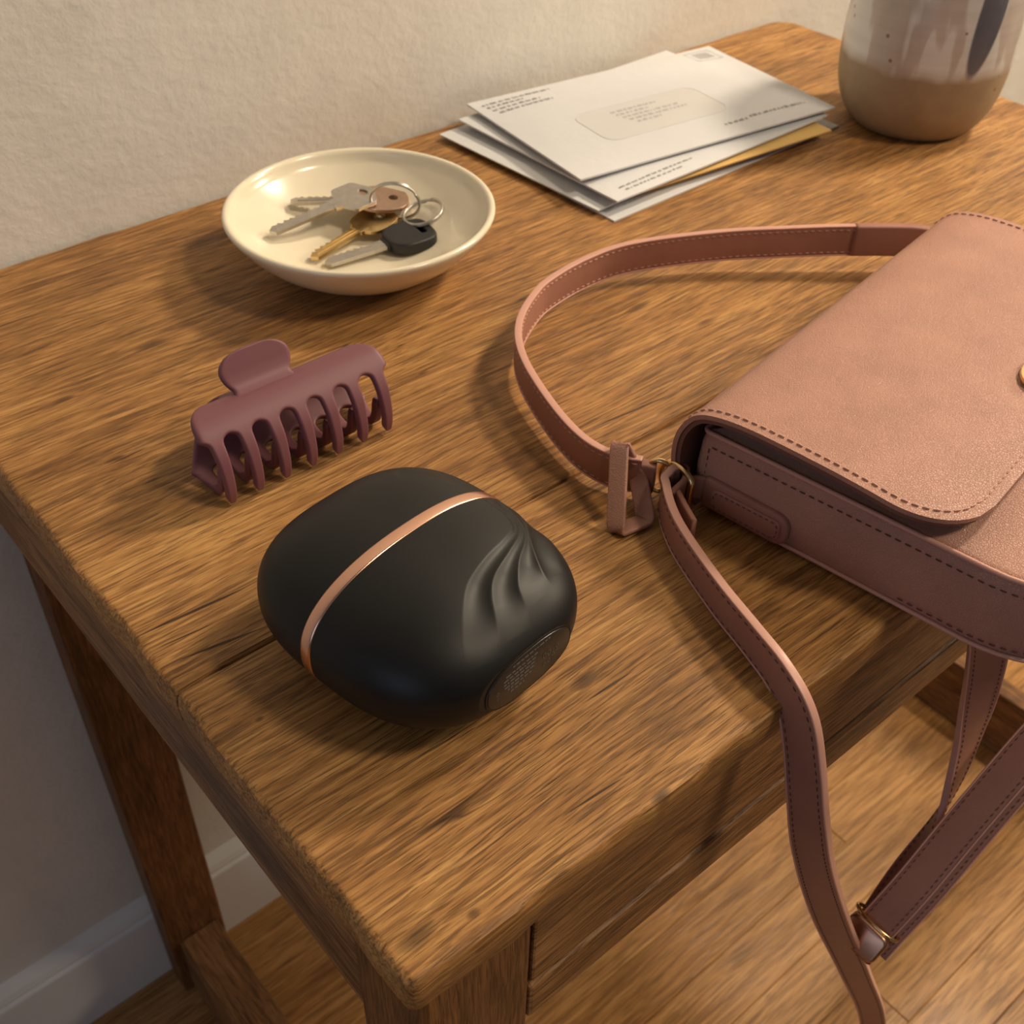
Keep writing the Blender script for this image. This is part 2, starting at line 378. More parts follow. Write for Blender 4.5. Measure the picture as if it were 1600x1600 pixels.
def prism(outline, z0, z1, frame=None, bev=0.0, holes=None):
    """2-D outline extruded; returns verts, faces (n-gon caps); frame(x,y,z)->world"""
    fr = frame or (lambda x, y, z: Vector((x, y, z))); n = len(outline); v = []; f = []
    if bev:
        cx_ = sum(p[0] for p in outline)/n; cy_ = sum(p[1] for p in outline)/n
        def ins(d):
            out = []
            for i in range(n):
                a, b, c = Vector(outline[i-1]), Vector(outline[i]), Vector(outline[(i+1) % n])
                t = (c-a).normalized(); nn = Vector((-t.y, t.x)); out.append(b+nn*d)
            return out
        area_ = sum(outline[i-1][0]*outline[i][1]-outline[i][0]*outline[i-1][1] for i in range(n))
        d = bev if area_ > 0 else -bev
        lay = [(ins(d), z0), (ins(d*.3), z0+bev*.3), (outline, z0+bev), (outline, z1-bev), (ins(d*.3), z1-bev*.3), (ins(d), z1)]
    else: lay = [(outline, z0), (outline, z1)]
    for o_, z in lay: v += [fr(p[0], p[1], z) for p in o_]
    for l in range(len(lay)-1):
        for i in range(n): f.append((l*n+i, l*n+(i+1) % n, (l+1)*n+(i+1) % n, (l+1)*n+i))
    f.append(tuple(range(n))[::-1]); f.append(tuple((len(lay)-1)*n+i for i in range(n)))
    return v, f
def rrect(x0, x1, y0, y1, r, k=6):
    rs = r if isinstance(r, (tuple, list)) else (r,)*4; out = []     # r: bl br tr tl
    for (cx_, cy_, a0, R) in ((x0+rs[0], y0+rs[0], 180, rs[0]), (x1-rs[1], y0+rs[1], 270, rs[1]), (x1-rs[2], y1-rs[2], 0, rs[2]), (x0+rs[3], y1-rs[3], 90, rs[3])):
        for i in range(k+1): a = math.radians(a0+90*i/k); out.append((cx_+R*cos(a), cy_+R*sin(a)))
    return out

# ================================================================== THE ROOM
v, f = bevel_box((-3, WALLY, 0), (4, WALLY+.12, 2.6), 0)
tag(obj('wall_back', v, f, m_wall, None, False), 'cream textured plaster wall behind the table', kind='structure')
fl = box('floor', (-3, -3, -.06), (4, WALLY, -.0102), m_gap, None, 0); tag(fl, 'honey oak strip floor', kind='structure')
BW = .053
bv, bf = bevel_box((0, 0, 0), (2.4, BW-.0003, .010), .0007, 1)
bme = None; rows = range(-10, 13)
for r_ in rows:
    y0 = -.066+BW*r_
    if y0 > WALLY-.02: continue
    x = -2.3+((r_*.437) % 1.2)
    while x < 2.2:
        p = Vector((x, y0, -.0102))
        if bme is None:
            o = obj('floor_board', [Vector(q)+p for q in bv], bf, m_floor, fl, False, p); bme = o.data
        else:
            o = bpy.data.objects.new('floor_board', bme); COL.objects.link(o); o.parent = fl; o.location = p-fl.location
        if y0+BW > WALLY: o.scale.y = (WALLY-.001-y0)/BW
        x += 2.4004
# baseboard: plain board with a stepped, rounded cap
prof = [(0, .0), (0, .093), (-.0015, .0955), (-.001, .099), (.002, .1005), (.002, .104), (.004, .109), (.0085, .114), (.0125, .118), (.0125, .0)]
yb = WALLY-.0125; mb = MB()
for x in (-2.6, 3.6): mb.v += [(x, yb+a, b+.0001) for a, b in prof]
n = len(prof)
for i in range(n): mb.f.append((i, (i+1) % n, n+(i+1) % n, n+i))
mb.f += [tuple(range(n)), tuple(range(n, 2*n))]
tag(obj('baseboard_back', mb.v, mb.f, m_base, None, False), 'white moulded baseboard along the wall', kind='structure')

# ================================================================== THE TABLE
DW, DD = .750, .4856
tab = thing('side_table', (.375, .243, 0), 'worn oak side table with a drawer, pushed against the cream wall', 'table')
def edge_noise(x, y): return noise.noise(Vector((x*38, y*38, .3)))*.0011+noise.noise(Vector((x*140, y*140, 5)))*.0005
def plank(name, ya, yb, outer_front, outer_back, x0=0.0, x1=DW):
    """slab with a worn, rounded outer rim; the long inner edge is a tight joint"""
    def coords(a, b, n, ea, eb, r=.006):
        c = []
        if ea: c += [a+r*(k/6)**1.6 for k in range(6)]
        else: c += [a, a+.0004, a+.0012]
        lo = a+(r if ea else .003); hi = b-(r if eb else .003)
        c += [lo+(hi-lo)*k/n for k in range(n+1)]
        if eb: c += [b-r*(k/6)**1.6 for k in range(5, -1, -1)]
        else: c += [b-.0012, b-.0004, b]
        return c
    xs = coords(x0, x1, 150, True, True); ys = coords(ya, yb, int((yb-ya)/.006), outer_front, outer_back)
    nx, ny = len(xs), len(ys); V = []; F = []
    R = .0032
    def pos(x, y):
        # corner rounding in plan and worn outline
        dx0, dx1 = x-x0, x1-x
        dy0 = (y-0) if outer_front else 1; dy1 = (DD-y) if outer_back else 1
        cr = .020 if outer_back else .0045
        z = 0.0
        d = min(dx0, dx1, dy0, dy1)
        if outer_back and dx1 < cr and dy1 < cr:
            q = math.hypot(cr-dx1, cr-dy1)
            if q > 1e-9:
                m_ = max(cr-dx1, cr-dy1); s = m_/q; x = x1-cr+(cr-dx1)*s; y = DD-cr+(cr-dy1)*s; d = cr-m_
        if (outer_front) and dx0 < cr and dy0 < cr:
            q = math.hypot(cr-dx0, cr-dy0)
            if q > 1e-9:
                m_ = max(cr-dx0, cr-dy0); s = m_/q; x = x0+cr-(cr-dx0)*s; y = cr-(cr-dy0)*s; d = cr-m_
        wear = edge_noise(x, y)
        if d < R:
            e_ = 1-d/R; z -= R*.55*e_**2.2*(1+2.5*max(-.5, wear/.0011)*.5)
            k = wear*e_
            if dx0 == min(dx0, dx1, dy0, dy1): x += k+abs(k)*.4
            elif dy0 == min(dx0, dx1, dy0, dy1): y += k+abs(k)*.4
            elif dx1 == min(dx0, dx1, dy0, dy1): x -= k
        if not outer_front and y-ya < .001: z -= .0016*(1-(y-ya)/.001)
        if not outer_back and yb-y < .001: z -= .0016*(1-(yb-y)/.001)
        z += noise.noise(Vector((x*9, y*25, 1)))*.00025
        return x, y, z
    for j in range(ny):
        for i in range(nx): V.append(Vector((*pos(xs[i], ys[j])[:2], T+pos(xs[i], ys[j])[2])))
    for j in range(ny-1):
        for i in range(nx-1): F.append((j*nx+i, j*nx+i+1, (j+1)*nx+i+1, (j+1)*nx+i))
    ring = [i for i in range(nx)]+[j*nx+nx-1 for j in range(1, ny)]+[(ny-1)*nx+i for i in range(nx-2, -1, -1)]+[j*nx for j in range(ny-2, 0, -1)]
    prev = ring; L = len(ring)
    for zz, inset in ((-.009, -.0004), (-.0175, 0.0), (-.0205, .0022)):
        cur = []
        for k in ring:
            p = V[k].copy(); cxx, cyy = (x0+x1)/2, (ya+yb)/2
            wob = .0006*noise.noise(Vector((p.x*60, p.y*60, zz*200)))
            px = p.x+(inset+wob)*(1 if p.x < cxx else -1)*(1 if min(p.x-x0, x1-p.x) < .004 else 0)
            py = p.y+(inset+wob)*(1 if p.y < cyy else -1)*(1 if ((outer_front and p.y < .004) or (outer_back and p.y > DD-.004)) else 0)
            cur.append(len(V)); V.append(Vector((px, py, T+zz)))
        for k in range(L): F.append((prev[k], prev[(k+1) % L], cur[(k+1) % L], cur[k]))
        prev = cur
    F.append(tuple(prev))
    return obj(name, V, F, m_top, tab, True, sharp=50)
plank('tabletop_plank', 0, .1466, True, False)
plank('tabletop_plank', .1474, DD, False, True)
ZT = T-.0203
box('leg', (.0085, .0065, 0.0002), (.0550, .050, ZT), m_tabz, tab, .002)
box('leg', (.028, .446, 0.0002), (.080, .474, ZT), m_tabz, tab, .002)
def slant_leg(top, bot, sx, sy, sl):
    v = []
    for (x, y), z in ((bot, .0002), (top, ZT)):
        v += [(x, y, z), (x+sx, y, z), (x+sx, y+sy, z), (x, y+sy, z)]
    return obj('leg', v, [(0, 1, 2, 3), (4, 5, 6, 7), (0, 1, 5, 4), (1, 2, 6, 5), (2, 3, 7, 6), (3, 0, 4, 7)], m_tabz, tab, False)
slant_leg((.695, .0065), (.872, .030), .046, .044, 0)
slant_leg((.690, .430), (.872, .430), .046, .044, 0)
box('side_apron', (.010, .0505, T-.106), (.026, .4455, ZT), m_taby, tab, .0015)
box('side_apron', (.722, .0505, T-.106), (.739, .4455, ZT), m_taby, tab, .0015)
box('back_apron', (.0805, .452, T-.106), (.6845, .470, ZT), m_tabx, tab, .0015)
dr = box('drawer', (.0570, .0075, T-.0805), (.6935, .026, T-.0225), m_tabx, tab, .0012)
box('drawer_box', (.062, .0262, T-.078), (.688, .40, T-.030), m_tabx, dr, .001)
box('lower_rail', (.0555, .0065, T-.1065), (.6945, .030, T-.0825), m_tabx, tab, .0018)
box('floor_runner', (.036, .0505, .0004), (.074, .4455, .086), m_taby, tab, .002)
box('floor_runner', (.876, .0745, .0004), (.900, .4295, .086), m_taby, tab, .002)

# ================================================================== BLACK TWO-HALF CASE
CX, CY, AL = .0845, .1129, .1252
CA, CVB, CVF, CH, CN, CM = .0501, .0518, .0606, .0575, 2.7945, 2.3164
case = thing('charging_case', (CX, CY, T), 'matt black puffy charging case with a rose gold band round its middle', 'case')
def sp(x, e): return math.copysign(abs(x)**e, x)
WAVES = [[(41, 6, 49), (35.4, -4.2, 51), (34.5, -15.3, 51.1), (30.2, -22.9, 52.2), (22.4, -26.2, 54), (9.2, -29, 55), (-2.7, -32.9, 54.3), (-11.5, -39.1, 52.2), (-18.3, -45.8, 48.6), (-22.3, -50.7, 44.5), (-25, -54, 40)],
         [(43, 4, 46), (38.2, -9.6, 49.3), (37, -18.6, 49.6), (30.8, -26.2, 51.6), (20, -31.2, 53.4), (7.3, -35.8, 53.4), (.7, -40.7, 51.9), (-4.8, -48.3, 48.3), (-8, -53.5, 44.5), (-9, -56, 41)],
         [(45, 3, 44), (40.6, -13.5, 47), (35.5, -24, 49.6), (29, -30.5, 51.3), (19.5, -36.2, 52.1), (11.7, -42.9, 50.7), (8.9, -48.2, 48.2), (7.3, -52.7, 45.2), (6.8, -55, 42.5)],
         [(46, -10, 42), (41, -20, 46), (35.1, -26.5, 49.3), (29.3, -34, 50.2), (25, -41, 49.2), (23.2, -46, 47.5), (23, -49.5, 45)]]
LIDW = [[(20, 31.5, 51.5), (22.9, 29.9, 51.9), (31.6, 25.3, 50.5), (37.0, 19.3, 49.2), (38.8, 11.1, 48.8), (39.2, 1, 49)],
        [(24, 33, 50), (28.5, 29.8, 50.3), (36.4, 26, 47.8), (41.0, 19.4, 46.3), (42.5, 11, 46), (42.8, 1, 46)]]
def dense(c, n=26): return [p*.001 for p in catmull(c, n)]
WAVES = [dense(c) for c in WAVES]; LIDW = [dense(c) for c in LIDW]
import numpy as np
def groove_np(P, curves, depth, flip):
    """stepped waves: the skin drops at each curve and climbs back to the next one"""
    n = len(P); SD = []; ENDS = []
    for c in curves:
        C = np.array([tuple(q) for q in c]); best = np.full(n, 1e9); bi = np.zeros(n, int)
        for i, q in enumerate(C):
            d = ((P-q)**2).sum(1); m_ = d < best; best[m_] = d[m_]; bi[m_] = i
        tg = C[np.minimum(bi+1, len(C)-1)]-C[np.maximum(bi-1, 0)]; tg /= np.linalg.norm(tg, axis=1)[:, None]
        dx = P-C[bi]; al = (dx*tg).sum(1); pr = np.linalg.norm(dx-tg*al[:, None], axis=1)
        side = flip*(tg[:, 0]*dx[:, 1]-tg[:, 1]*dx[:, 0])
        tt = bi/(len(C)-1); e = np.clip(np.minimum(tt/.12, (1-tt)/.40), 0, 1); e = e*e*(3-2*e)
        e = np.where(np.abs(al) > .003, 0, e)
        SD.append(np.where(side >= 0, pr, -pr)); ENDS.append(e)
    disp = np.zeros(n); last = len(curves)-1
    for i in range(len(curves)):
        sd, e = SD[i], ENDS[i]
        if i < last:
            w_ = np.clip(np.abs(SD[i])+np.abs(SD[i+1]), .0008, .016); ok = (sd > 0) & (SD[i+1] < 0); amp = np.minimum(e, ENDS[i+1])
            x = np.clip(sd/w_, 0, 1); prof_ = 4*x*(1-x)
        else:
            w_ = np.full(n, .012); ok = sd > 0; amp = e; x = np.clip(sd/w_, 0, 1); prof_ = 6.2*x*(1-x)**2
        disp -= np.where(ok, depth*amp*np.minimum(1, w_/.008)*prof_, 0)
    return disp
def case_half(name, v_from, v_to, m, curves, flip, nv=150, nu=480):
    """shell of the puffy body between two cross-sections, v in [v_from, v_to]"""
    CUT = -.0579; b = CVB if v_to > 0 else CVF
    t = np.arange(nv+1)/nv; vv = v_from+(v_to-v_from)*(1-(1-t)**1.7)
    k = np.minimum(1, np.abs(vv)/b)[:, None]
    ph = 2*pi*np.arange(nu)/nu; spn = lambda x, e: np.sign(x)*np.abs(x)**e
    cu = spn(np.cos(ph), 2/CM)[None]; su = spn(np.sin(ph), 2/CM)[None]
    lo = np.zeros((nv+1, nu)); hi = np.full((nv+1, nu), 1.3)
    for _ in range(26):
        md = (lo+hi)/2; val = (np.abs(cu*md)**CN+k**CN)**(CM/CN)+np.abs(su*md)**CM
        big = val > 1; hi = np.where(big, md, hi); lo = np.where(big, lo, md)
    U = CA*cu*lo; Z = CH/2*(1+su*lo); Vv = np.repeat(vv[:, None], nu, 1)
    P = np.stack([U, Vv, Z], -1).reshape(-1, 3)
    N = np.stack([spn(P[:, 0]/CA, CN-1)/CA, spn(P[:, 1]/b, CN-1)/b, spn((P[:, 2]-CH/2)/(CH/2), CM-1)/(CH/2)], -1)
    N /= np.linalg.norm(N, axis=1)[:, None]+1e-12
    sel = (P[:, 2] > CH*.5) & (P[:, 0] > -.035)
    P[sel] += N[sel]*groove_np(P[sel], curves, (.00120 if v_to < 0 else .0006), flip)[:, None]
    lowz = P[:, 2] < .0028; P[lowz, 2] = .0003+P[lowz, 2]*.9
    if v_to < 0: P[:, 1] = np.maximum(P[:, 1], CUT)
    F = []
    for i in range(nv):
        for j in range(nu): F.append((i*nu+j, i*nu+(j+1) % nu, (i+1)*nu+(j+1) % nu, (i+1)*nu+j))
    F.append(tuple(range(nu))); F.append(tuple(nv*nu+j for j in range(nu)))
    ca, sa = cos(AL), sin(AL)
    W = np.stack([CX+ca*P[:, 0]-sa*P[:, 1], CY+sa*P[:, 0]+ca*P[:, 1], T+P[:, 2]], -1)
    return obj(name, [tuple(q) for q in W], F, m, case, True, sharp=60)
case_half('lid_shell', .0026, CVB*.9995, m_black, LIDW, -1)
front = case_half('front_shell', -.0026, -CVF*.976, m_black, WAVES, 1)
def case_pt(u, v, z): return Vector((CX+cos(AL)*u-sin(AL)*v, CY+sin(AL)*u+cos(AL)*v, T+z))
mb = MB(); nu = 160
lay = [(-.00265, .985), (-.00255, 1.0015), (-.0019, 1.006), (0, 1.0075), (.0019, 1.006), (.00255, 1.0015), (.00265, .985)]
for vv, s in lay:
    for j in range(nu):
        ph = 2*pi*j/nu; z = CH/2*(1+s*sp(sin(ph), 2/CM))
        mb.v.append(case_pt(CA*s*sp(cos(ph), 2/CM), vv, max(z, .0004)))
for i in range(len(lay)-1):
    for j in range(nu): mb.f.append((i*nu+j, i*nu+(j+1) % nu, (i+1)*nu+(j+1) % nu, (i+1)*nu+j))
tag(obj('middle_band', mb.v, mb.f, m_rose, case), 'rose gold metal band')
# oval label panel let into the flat end
PU, PZ, PA, PB = .0015, .0275, .0212, .0100
def oval(a, b, n=48, e=2.5): return [(PU+a*sp(cos(2*pi*i/n), 2/e), PZ+b*sp(sin(2*pi*i/n), 2/e)) for i in range(n)]
fr = lambda x, y, z: case_pt(x, -.0579-z, y)
v, f = prism(oval(PA+.0009, PB+.0009), -.001, .0003, fr); rim = obj('panel_rim', v, f, plain('black_groove', (.004, .004, .004), .5), front, False)
v, f = prism(oval(PA, PB), -.001, .0006, fr, .0003); pan = obj('label_panel', v, f, m_panel, front, True, sharp=40); tag(pan, 'dark glossy oval panel with tiny print')
mb = MB()
rng = random.Random(3)
for i, (zz, a, b) in enumerate(((.0078, -.009, .010), (.0052, -.0125, .0035), (.0034, -.0135, .003), (.0016, -.0135, .0025), (-.0002, -.0130, .003), (-.0020, -.0115, .001), (-.0040, -.0100, -.003))):
    x = a
    while x < b:
        l = rng.uniform(.0008, .0026); l = min(l, b-x)
        vv, ff = prism([(PU+x, PZ+zz-.00028), (PU+x+l, PZ+zz-.00028), (PU+x+l, PZ+zz+.00028), (PU+x, PZ+zz+.00028)], .0005, .00075, fr); mb.add(vv, ff); x += l+.0005
for cxx, cz, h in ((.0075, .0005, .0016), (.0098, .0005, .0016), (.0075, -.0040, .0010), (.0098, -.0038, .0012), (.0120, -.0020, .0012), (.0140, .001, .0013), (.0140, -.0012, .0009), (-.0165, .0000, .0012), (-.0165, -.0025, .0009)):
    ol = [(PU+cxx+h*.6*cos(t), PZ+cz+h*sin(t)) for t in [2*pi*k/8 for k in range(8)]]
    il = [(PU+cxx+h*.32*cos(t), PZ+cz+h*.62*sin(t)) for t in [2*pi*k/8 for k in range(8)]]
    vv = [fr(p[0], p[1], .0007) for p in ol]+[fr(p[0], p[1], .0007) for p in il]
    mb.add(vv, [(k, (k+1) % 8, 8+(k+1) % 8, 8+k) for k in range(8)])
tag(obj('printed_marks', mb.v, mb.f, m_mark, front, False), kind='stuff')

# ================================================================== HAIR CLAW CLIP
clip = thing('claw_clip', (.1035, .240, T), 'matt mauve plastic hair claw clip lying on the table left of the dish', 'hair clip')
XC = .1105; NT = 7; PITCH = .0133
def jaw(name, prof, i0, ext_hinge, ext_slot, tip_w, base_w, thick, xoff=0.0, slot_r=.0034, late=False):
    """prof: (y,z) points from hinge to tips; rows after index i0 are split into teeth"""
    P = catmull([(0, a, b) for a, b in prof], 6); rows = [Vector((p.y, p.z)) for p in P]; s0 = i0*6
    cum = [0.0]
    for i in range(1, len(rows)): cum.append(cum[-1]+(rows[i]-rows[i-1]).length)
    K = 4; V = []; F = []; grid = {}
    ncol = NT*K+1
    n = len(rows)
    for i in range(s0+1):                        # solid plate
        t = i/s0; half = ext_hinge+(ext_slot-ext_hinge)*(t**1.6 if late else 1-(1-t)**2.6)
        for c in range(ncol):
            k = c/K-NT/2
            x = XC+xoff+k*PITCH*(half/(NT/2*PITCH))
            grid[(i, c)] = len(V); V.append(Vector((x, rows[i].x, T+rows[i].y)))
    for i in range(s0):
        for c in range(ncol-1): F.append((grid[i, c], grid[i, c+1], grid[i+1, c+1], grid[i+1, c]))
    S = cum[-1]-cum[s0]
    half = ext_slot
    for tth in range(NT):
        prev = [grid[s0, tth*K+q] for q in range(K+1)]
        xc = XC+xoff+(tth+.5-NT/2)*PITCH*(half/(NT/2*PITCH))
        pit = PITCH*(half/(NT/2*PITCH))
        for i in range(s0+1, n):
            s = cum[i]-cum[s0]
            if s < slot_r: sh = math.sqrt(max(0, slot_r**2-(slot_r-s)**2))
            else: sh = slot_r
            wslot = pit/2-sh
            lin = base_w+(tip_w-base_w)*(s/S)
            wl = min(max(wslot, lin/2), pit/2) if s < slot_r else lin/2*1.0
            if s < slot_r: wl = lin/2+(pit/2-lin/2)*(1-math.sqrt(max(0, 1-(1-s/slot_r)**2)))
            if i >= n-3: wl *= (.92, .74, .42)[i-(n-3)]
            cur = []
            for q in range(K+1):
                wq = wl
                if late and ((tth == 0 and q == 0) or (tth == NT-1 and q == K)):
                    k_ = min(1, s/.011); wq = wl+(pit/2-lin/2)*(1-k_)**1.5*min(1, s/slot_r)
                x = xc+(q/K*2-1)*wq; cur.append(len(V)); V.append(Vector((x, rows[i].x, T+rows[i].y)))
            for q in range(K): F.append((prev[q], prev[q+1], cur[q+1], cur[q]))
            prev = cur
    o = obj(name, V, F, m_clip, clip)
    so = o.modifiers.new('solid', 'SOLIDIFY'); so.thickness = thick; so.offset = 0; so.use_even_offset = False
    sb = o.modifiers.new('sub', 'SUBSURF'); sb.levels = 2; sb.render_levels = 2
    return o
jaw('upper_jaw', [(.2485, .0340), (.2465, .0368), (.2420, .0380), (.2370, .0368), (.2315, .0325), (.2265, .0255), (.2240, .0170), (.2235, .0095), (.2248, .0030)], 4, .030, .0480, .0040, .0066, .0042, slot_r=.0036)
jaw('lower_jaw', [(.2490, .0325), (.2545, .0300), (.2585, .0230), (.2560, .0125), (.2480, .0058), (.2395, .0032), (.2330, .0042), (.2297, .0100), (.2285, .0190)], 4, .028, .0470, .0042, .0054, .0038, -.0008, slot_r=.0040, late=True)
def handle(name, prof, halfw, x0):
    P = catmull([(0, a, b) for a, b in prof], 5); V = []; F = []; n = len(P); K = 12
    for i, p in enumerate(P):
        t = i/(n-1)
        hw = halfw(t)
        for q in range(K+1):
            a = q/K*2-1
            V.append(Vector((x0+a*hw, p.y, T+p.z)))
    for i in range(n-1):
        for q in range(K): F.append((i*(K+1)+q, i*(K+1)+q+1, (i+1)*(K+1)+q+1, (i+1)*(K+1)+q))
    o = obj(name, V, F, m_clip, clip)
    so = o.modifiers.new('solid', 'SOLIDIFY'); so.thickness = .0032; so.offset = 0
    sb = o.modifiers.new('sub', 'SUBSURF'); sb.levels = 2; sb.render_levels = 2
    return o
def hw(t):
    if t < .35: return .0190-.0048*sin(t/.35*pi/2)
    if t < .7: return .0142+.0032*sin((t-.35)/.35*pi/2)
    return .0174*math.sqrt(max(.02, 1-((t-.7)/.302)**2.4))
handle('finger_tab', [(.2395, .0378), (.2430, .0388), (.2465, .0412), (.2492, .0450), (.2515, .0495), (.2540, .0545)], hw, .1025)
handle('finger_tab', [(.2520, .0320), (.2560, .0310), (.2610, .0280), (.2650, .0240), (.2690, .0200), (.2725, .0165)], hw, .1010)
hp = tube([(.090, .2475, T+.0330), (.1035, .2475, T+.0330), (.117, .2475, T+.0330)], .0024); obj('hinge_spring', hp.v, hp.f, m_bronze, clip)

# ================================================================== DISH
DX, DY = .2350, .3640
dish = thing('trinket_dish', (DX, DY, T), 'round cream glazed ceramic dish holding keys', 'dish')
prof = [(.0005, .0018), (.030, .0018), (.0325, .0002), (.0365, .0002), (.0390, .0022), (.0490, .0070), (.0590, .0140), (.0672, .0220), (.0726, .0290), (.0747, .0322)]
prof += [(.0753, .0336), (.0751, .0348), (.0741, .0355), (.0726, .0354), (.0715, .0345), (.0707, .0328)]
def zin(r): return .006+.0255*max(0, (r-.022)/.0495)**1.9
prof += [(r, zin(r)) for r in [.0696-.002*k for k in range(24)]]+[(.020, .006), (.010, .006), (.0005, .006)]
mb = lathe(prof, 96, (DX, DY, T)); obj('dish_body', mb.v, mb.f, m_dish, dish)

# ================================================================== KEYS
def adj(p):
    d = .14*p[2]; return Vector((p[0]+d*1.05, p[1]+d*1.6, p[2]-d))
def key_obj(name, label, outline, thick, m, p_tip, p_bow, roll=0.0, hole=None, extra=None, cat='key'):
    """flat key: local x runs from tip to bow"""
    a = adj(p_tip); b = adj(p_bow); x = (b-a).normalized(); up = Vector((0, 0, 1)); y = up.cross(x).normalized(); z = x.cross(y)
    y, z = y*cos(roll)+z*sin(roll), z*cos(roll)-y*sin(roll)
    org = Vector((a.x, a.y, T+a.z))
    fr = lambda px, py, pz: org+x*px+y*py+z*pz
    root = thing(name, org, label, cat, 'keys in the cream dish')
    return root, fr
def blade_outline(L, w, cuts, depth):
    pts = [(0, -.0), (.0022, -w/2)]
    pts += [(L, -w/2), (L, w/2)]
    n = cuts; x = L*.80
    while x > .006:
        pts += [(x, w/2), (x-.0012, w/2-depth*random.uniform(.5, 1)), (x-.0024, w/2-depth*random.uniform(.4, .9))]; x -= .0042
    pts += [(.0040, w/2*.8)]
    return pts
def mesh_blade(fr, root, m, L, w, th, cuts, depth):
    v, f = prism(blade_outline(L, w, cuts, depth), -th/2, th/2, fr); b = obj('blade', v, f, m, root, False)
    v, f = bevel_box((.004, -w*.20, th/2-.0002), (L, -w*.02, th/2+.00025), 0); obj('milled_ridge', [fr(*p) for p in v], f, m, b, False)
    v, f = bevel_box((.010, w*.10, th/2-.0002), (L, w*.22, th/2+.0002), 0); obj('milled_ridge', [fr(*p) for p in v], f, m, b, False)
def ring_plate(fr, outer, hole, z0, z1):
    """plate with a round hole: outer outline and hole outline have the same count"""
    n = len(outer); V = []; F = []
    for z in (z0, z1):
        V += [fr(*p, z) for p in outer]+[fr(*p, z) for p in hole]
    for i in range(n):
        j = (i+1) % n
        F += [(i, j, n+j, n+i), (2*n+i, 2*n+j, 3*n+j, 3*n+i), (i, j, 2*n+j, 2*n+i), (n+i, n+j, 3*n+j, 3*n+i)]
    return V, F
def house_key(label, tip, bow, m, L, bw, shape, roll=0, bl=.0075, mblade=None):
    root, fr = key_obj('house_key', label, None, 0, m, tip, bow, roll)
    mesh_blade(fr, root, mblade or m, L, bl, .0021, 5, .0024)
    n = 40; out = []; hol = []
    hx, hy = L+bw*.70, 0
    for i in range(n):
        a = 2*pi*i/n
        hol.append((hx+.0026*cos(a), hy+.0034*sin(a)))
        c, s = cos(a), sin(a)
        if shape == 'hex':
            r = bw*.56/max(abs(cos((a % (pi/3))-pi/6))/.866*.9, .1)*.86
            out.append((L+bw*.46+r*c*.98, r*s))
        elif shape == 'round': out.append((L+bw*.46+bw*.56*sp(c, .85), bw*.56*sp(s, .85)))
        else: out.append((L+bw*.46+bw*.55*sp(c, .7), bw*.52*sp(s, .75)))
    # re-centre the hole outline order on the bow centre
    v, f = ring_plate(fr, out, hol, -.0011, .0011); o = obj('bow', v, f, m, root, False)
    bvm = o.modifiers.new('bev', 'BEVEL'); bvm.width = .0004; bvm.segments = 2; bvm.limit_method = 'ANGLE'
    v, f = bevel_box((L-.004, -bl*.62, -.0013), (L+.0025, bl*.62, .0013), .0003); obj('shoulder', [fr(*p) for p in v], f, m, root, False)
    return root
house_key('silver key with a long blade, its bow on top of the others', (.1885, .3860, .0245), (.2655, .3905, .0270), m_steel, .0470, .0275, 'hex', .10)
house_key('silver key pointing to the wall with a worn coppery bow', (.2175, .4105, .0248), (.2760, .3810, .0200), m_copper, .0400, .0285, 'round', 0, mblade=m_steel)
house_key('yellow brass key between the silver key and the black-headed key', (.2025, .3672, .0120), (.2640, .3790, .0160), m_brass, .0400, .0240, 'sq', 0)
root, fr = key_obj('car_key', 'car key with a black plastic head at the front of the dish', None, 0, None, (.2070, .3600, .0105), (.2680, .3490, .0140), 0)
mesh_blade(fr, root, m_steel, .0400, .0085, .0022, 6, .0024)
n = 44; out = []; hol = []
for i in range(n):
    a = 2*pi*i/n; c, s = cos(a), sin(a)
    taper = 1-.16*(-c)
    out.append((.0400+.0125+.0145*sp(c, .55), .0135*sp(s, .6)*(1.0-.12*max(0, -c))))
    hol.append((.0605+.0016*sp(c, .6), .0048*sp(s, .6)))
v, f = ring_plate(fr, out, hol, -.0036, .0036); hd = obj('key_head', v, f, m_keyblack, root, False); tag(hd, 'black plastic key head')
bvm = hd.modifiers.new('bev', 'BEVEL'); bvm.width = .0016; bvm.segments = 3; bvm.limit_method = 'ANGLE'
v, f = bevel_box((.0365, -.0052, -.0020), (.0412, .0052, .0020), .0006); obj('collar', [fr(*p) for p in v], f, m_keyblack, root, False)
def key_ring(label, c, nrm, R, r):
    c = adj(c)+Vector((0, 0, T)); nrm = Vector(nrm).normalized(); a = nrm.orthogonal().normalized(); b = nrm.cross(a)
    root = thing('key_ring', c, label, 'key ring', 'key rings in the cream dish')
    pts = []
    for k in range(150):
        t = k/149; an = 2*pi*1.95*t; pts.append(c+(a*cos(an)+b*sin(an))*R+nrm*(t-.5)*r*2.1)
    mb = tube(pts, r, 8); obj('split_wire', mb.v, mb.f, m_steel, root)
key_ring('steel split ring standing upright through the silver key', (.2625, .3690, .0270), (.60, .62, .30), .0142, .00078)
key_ring('steel split ring lying flat behind the black key head', (.2745, .3585, .0205), (-.28, .05, 1), .0118, .00085)

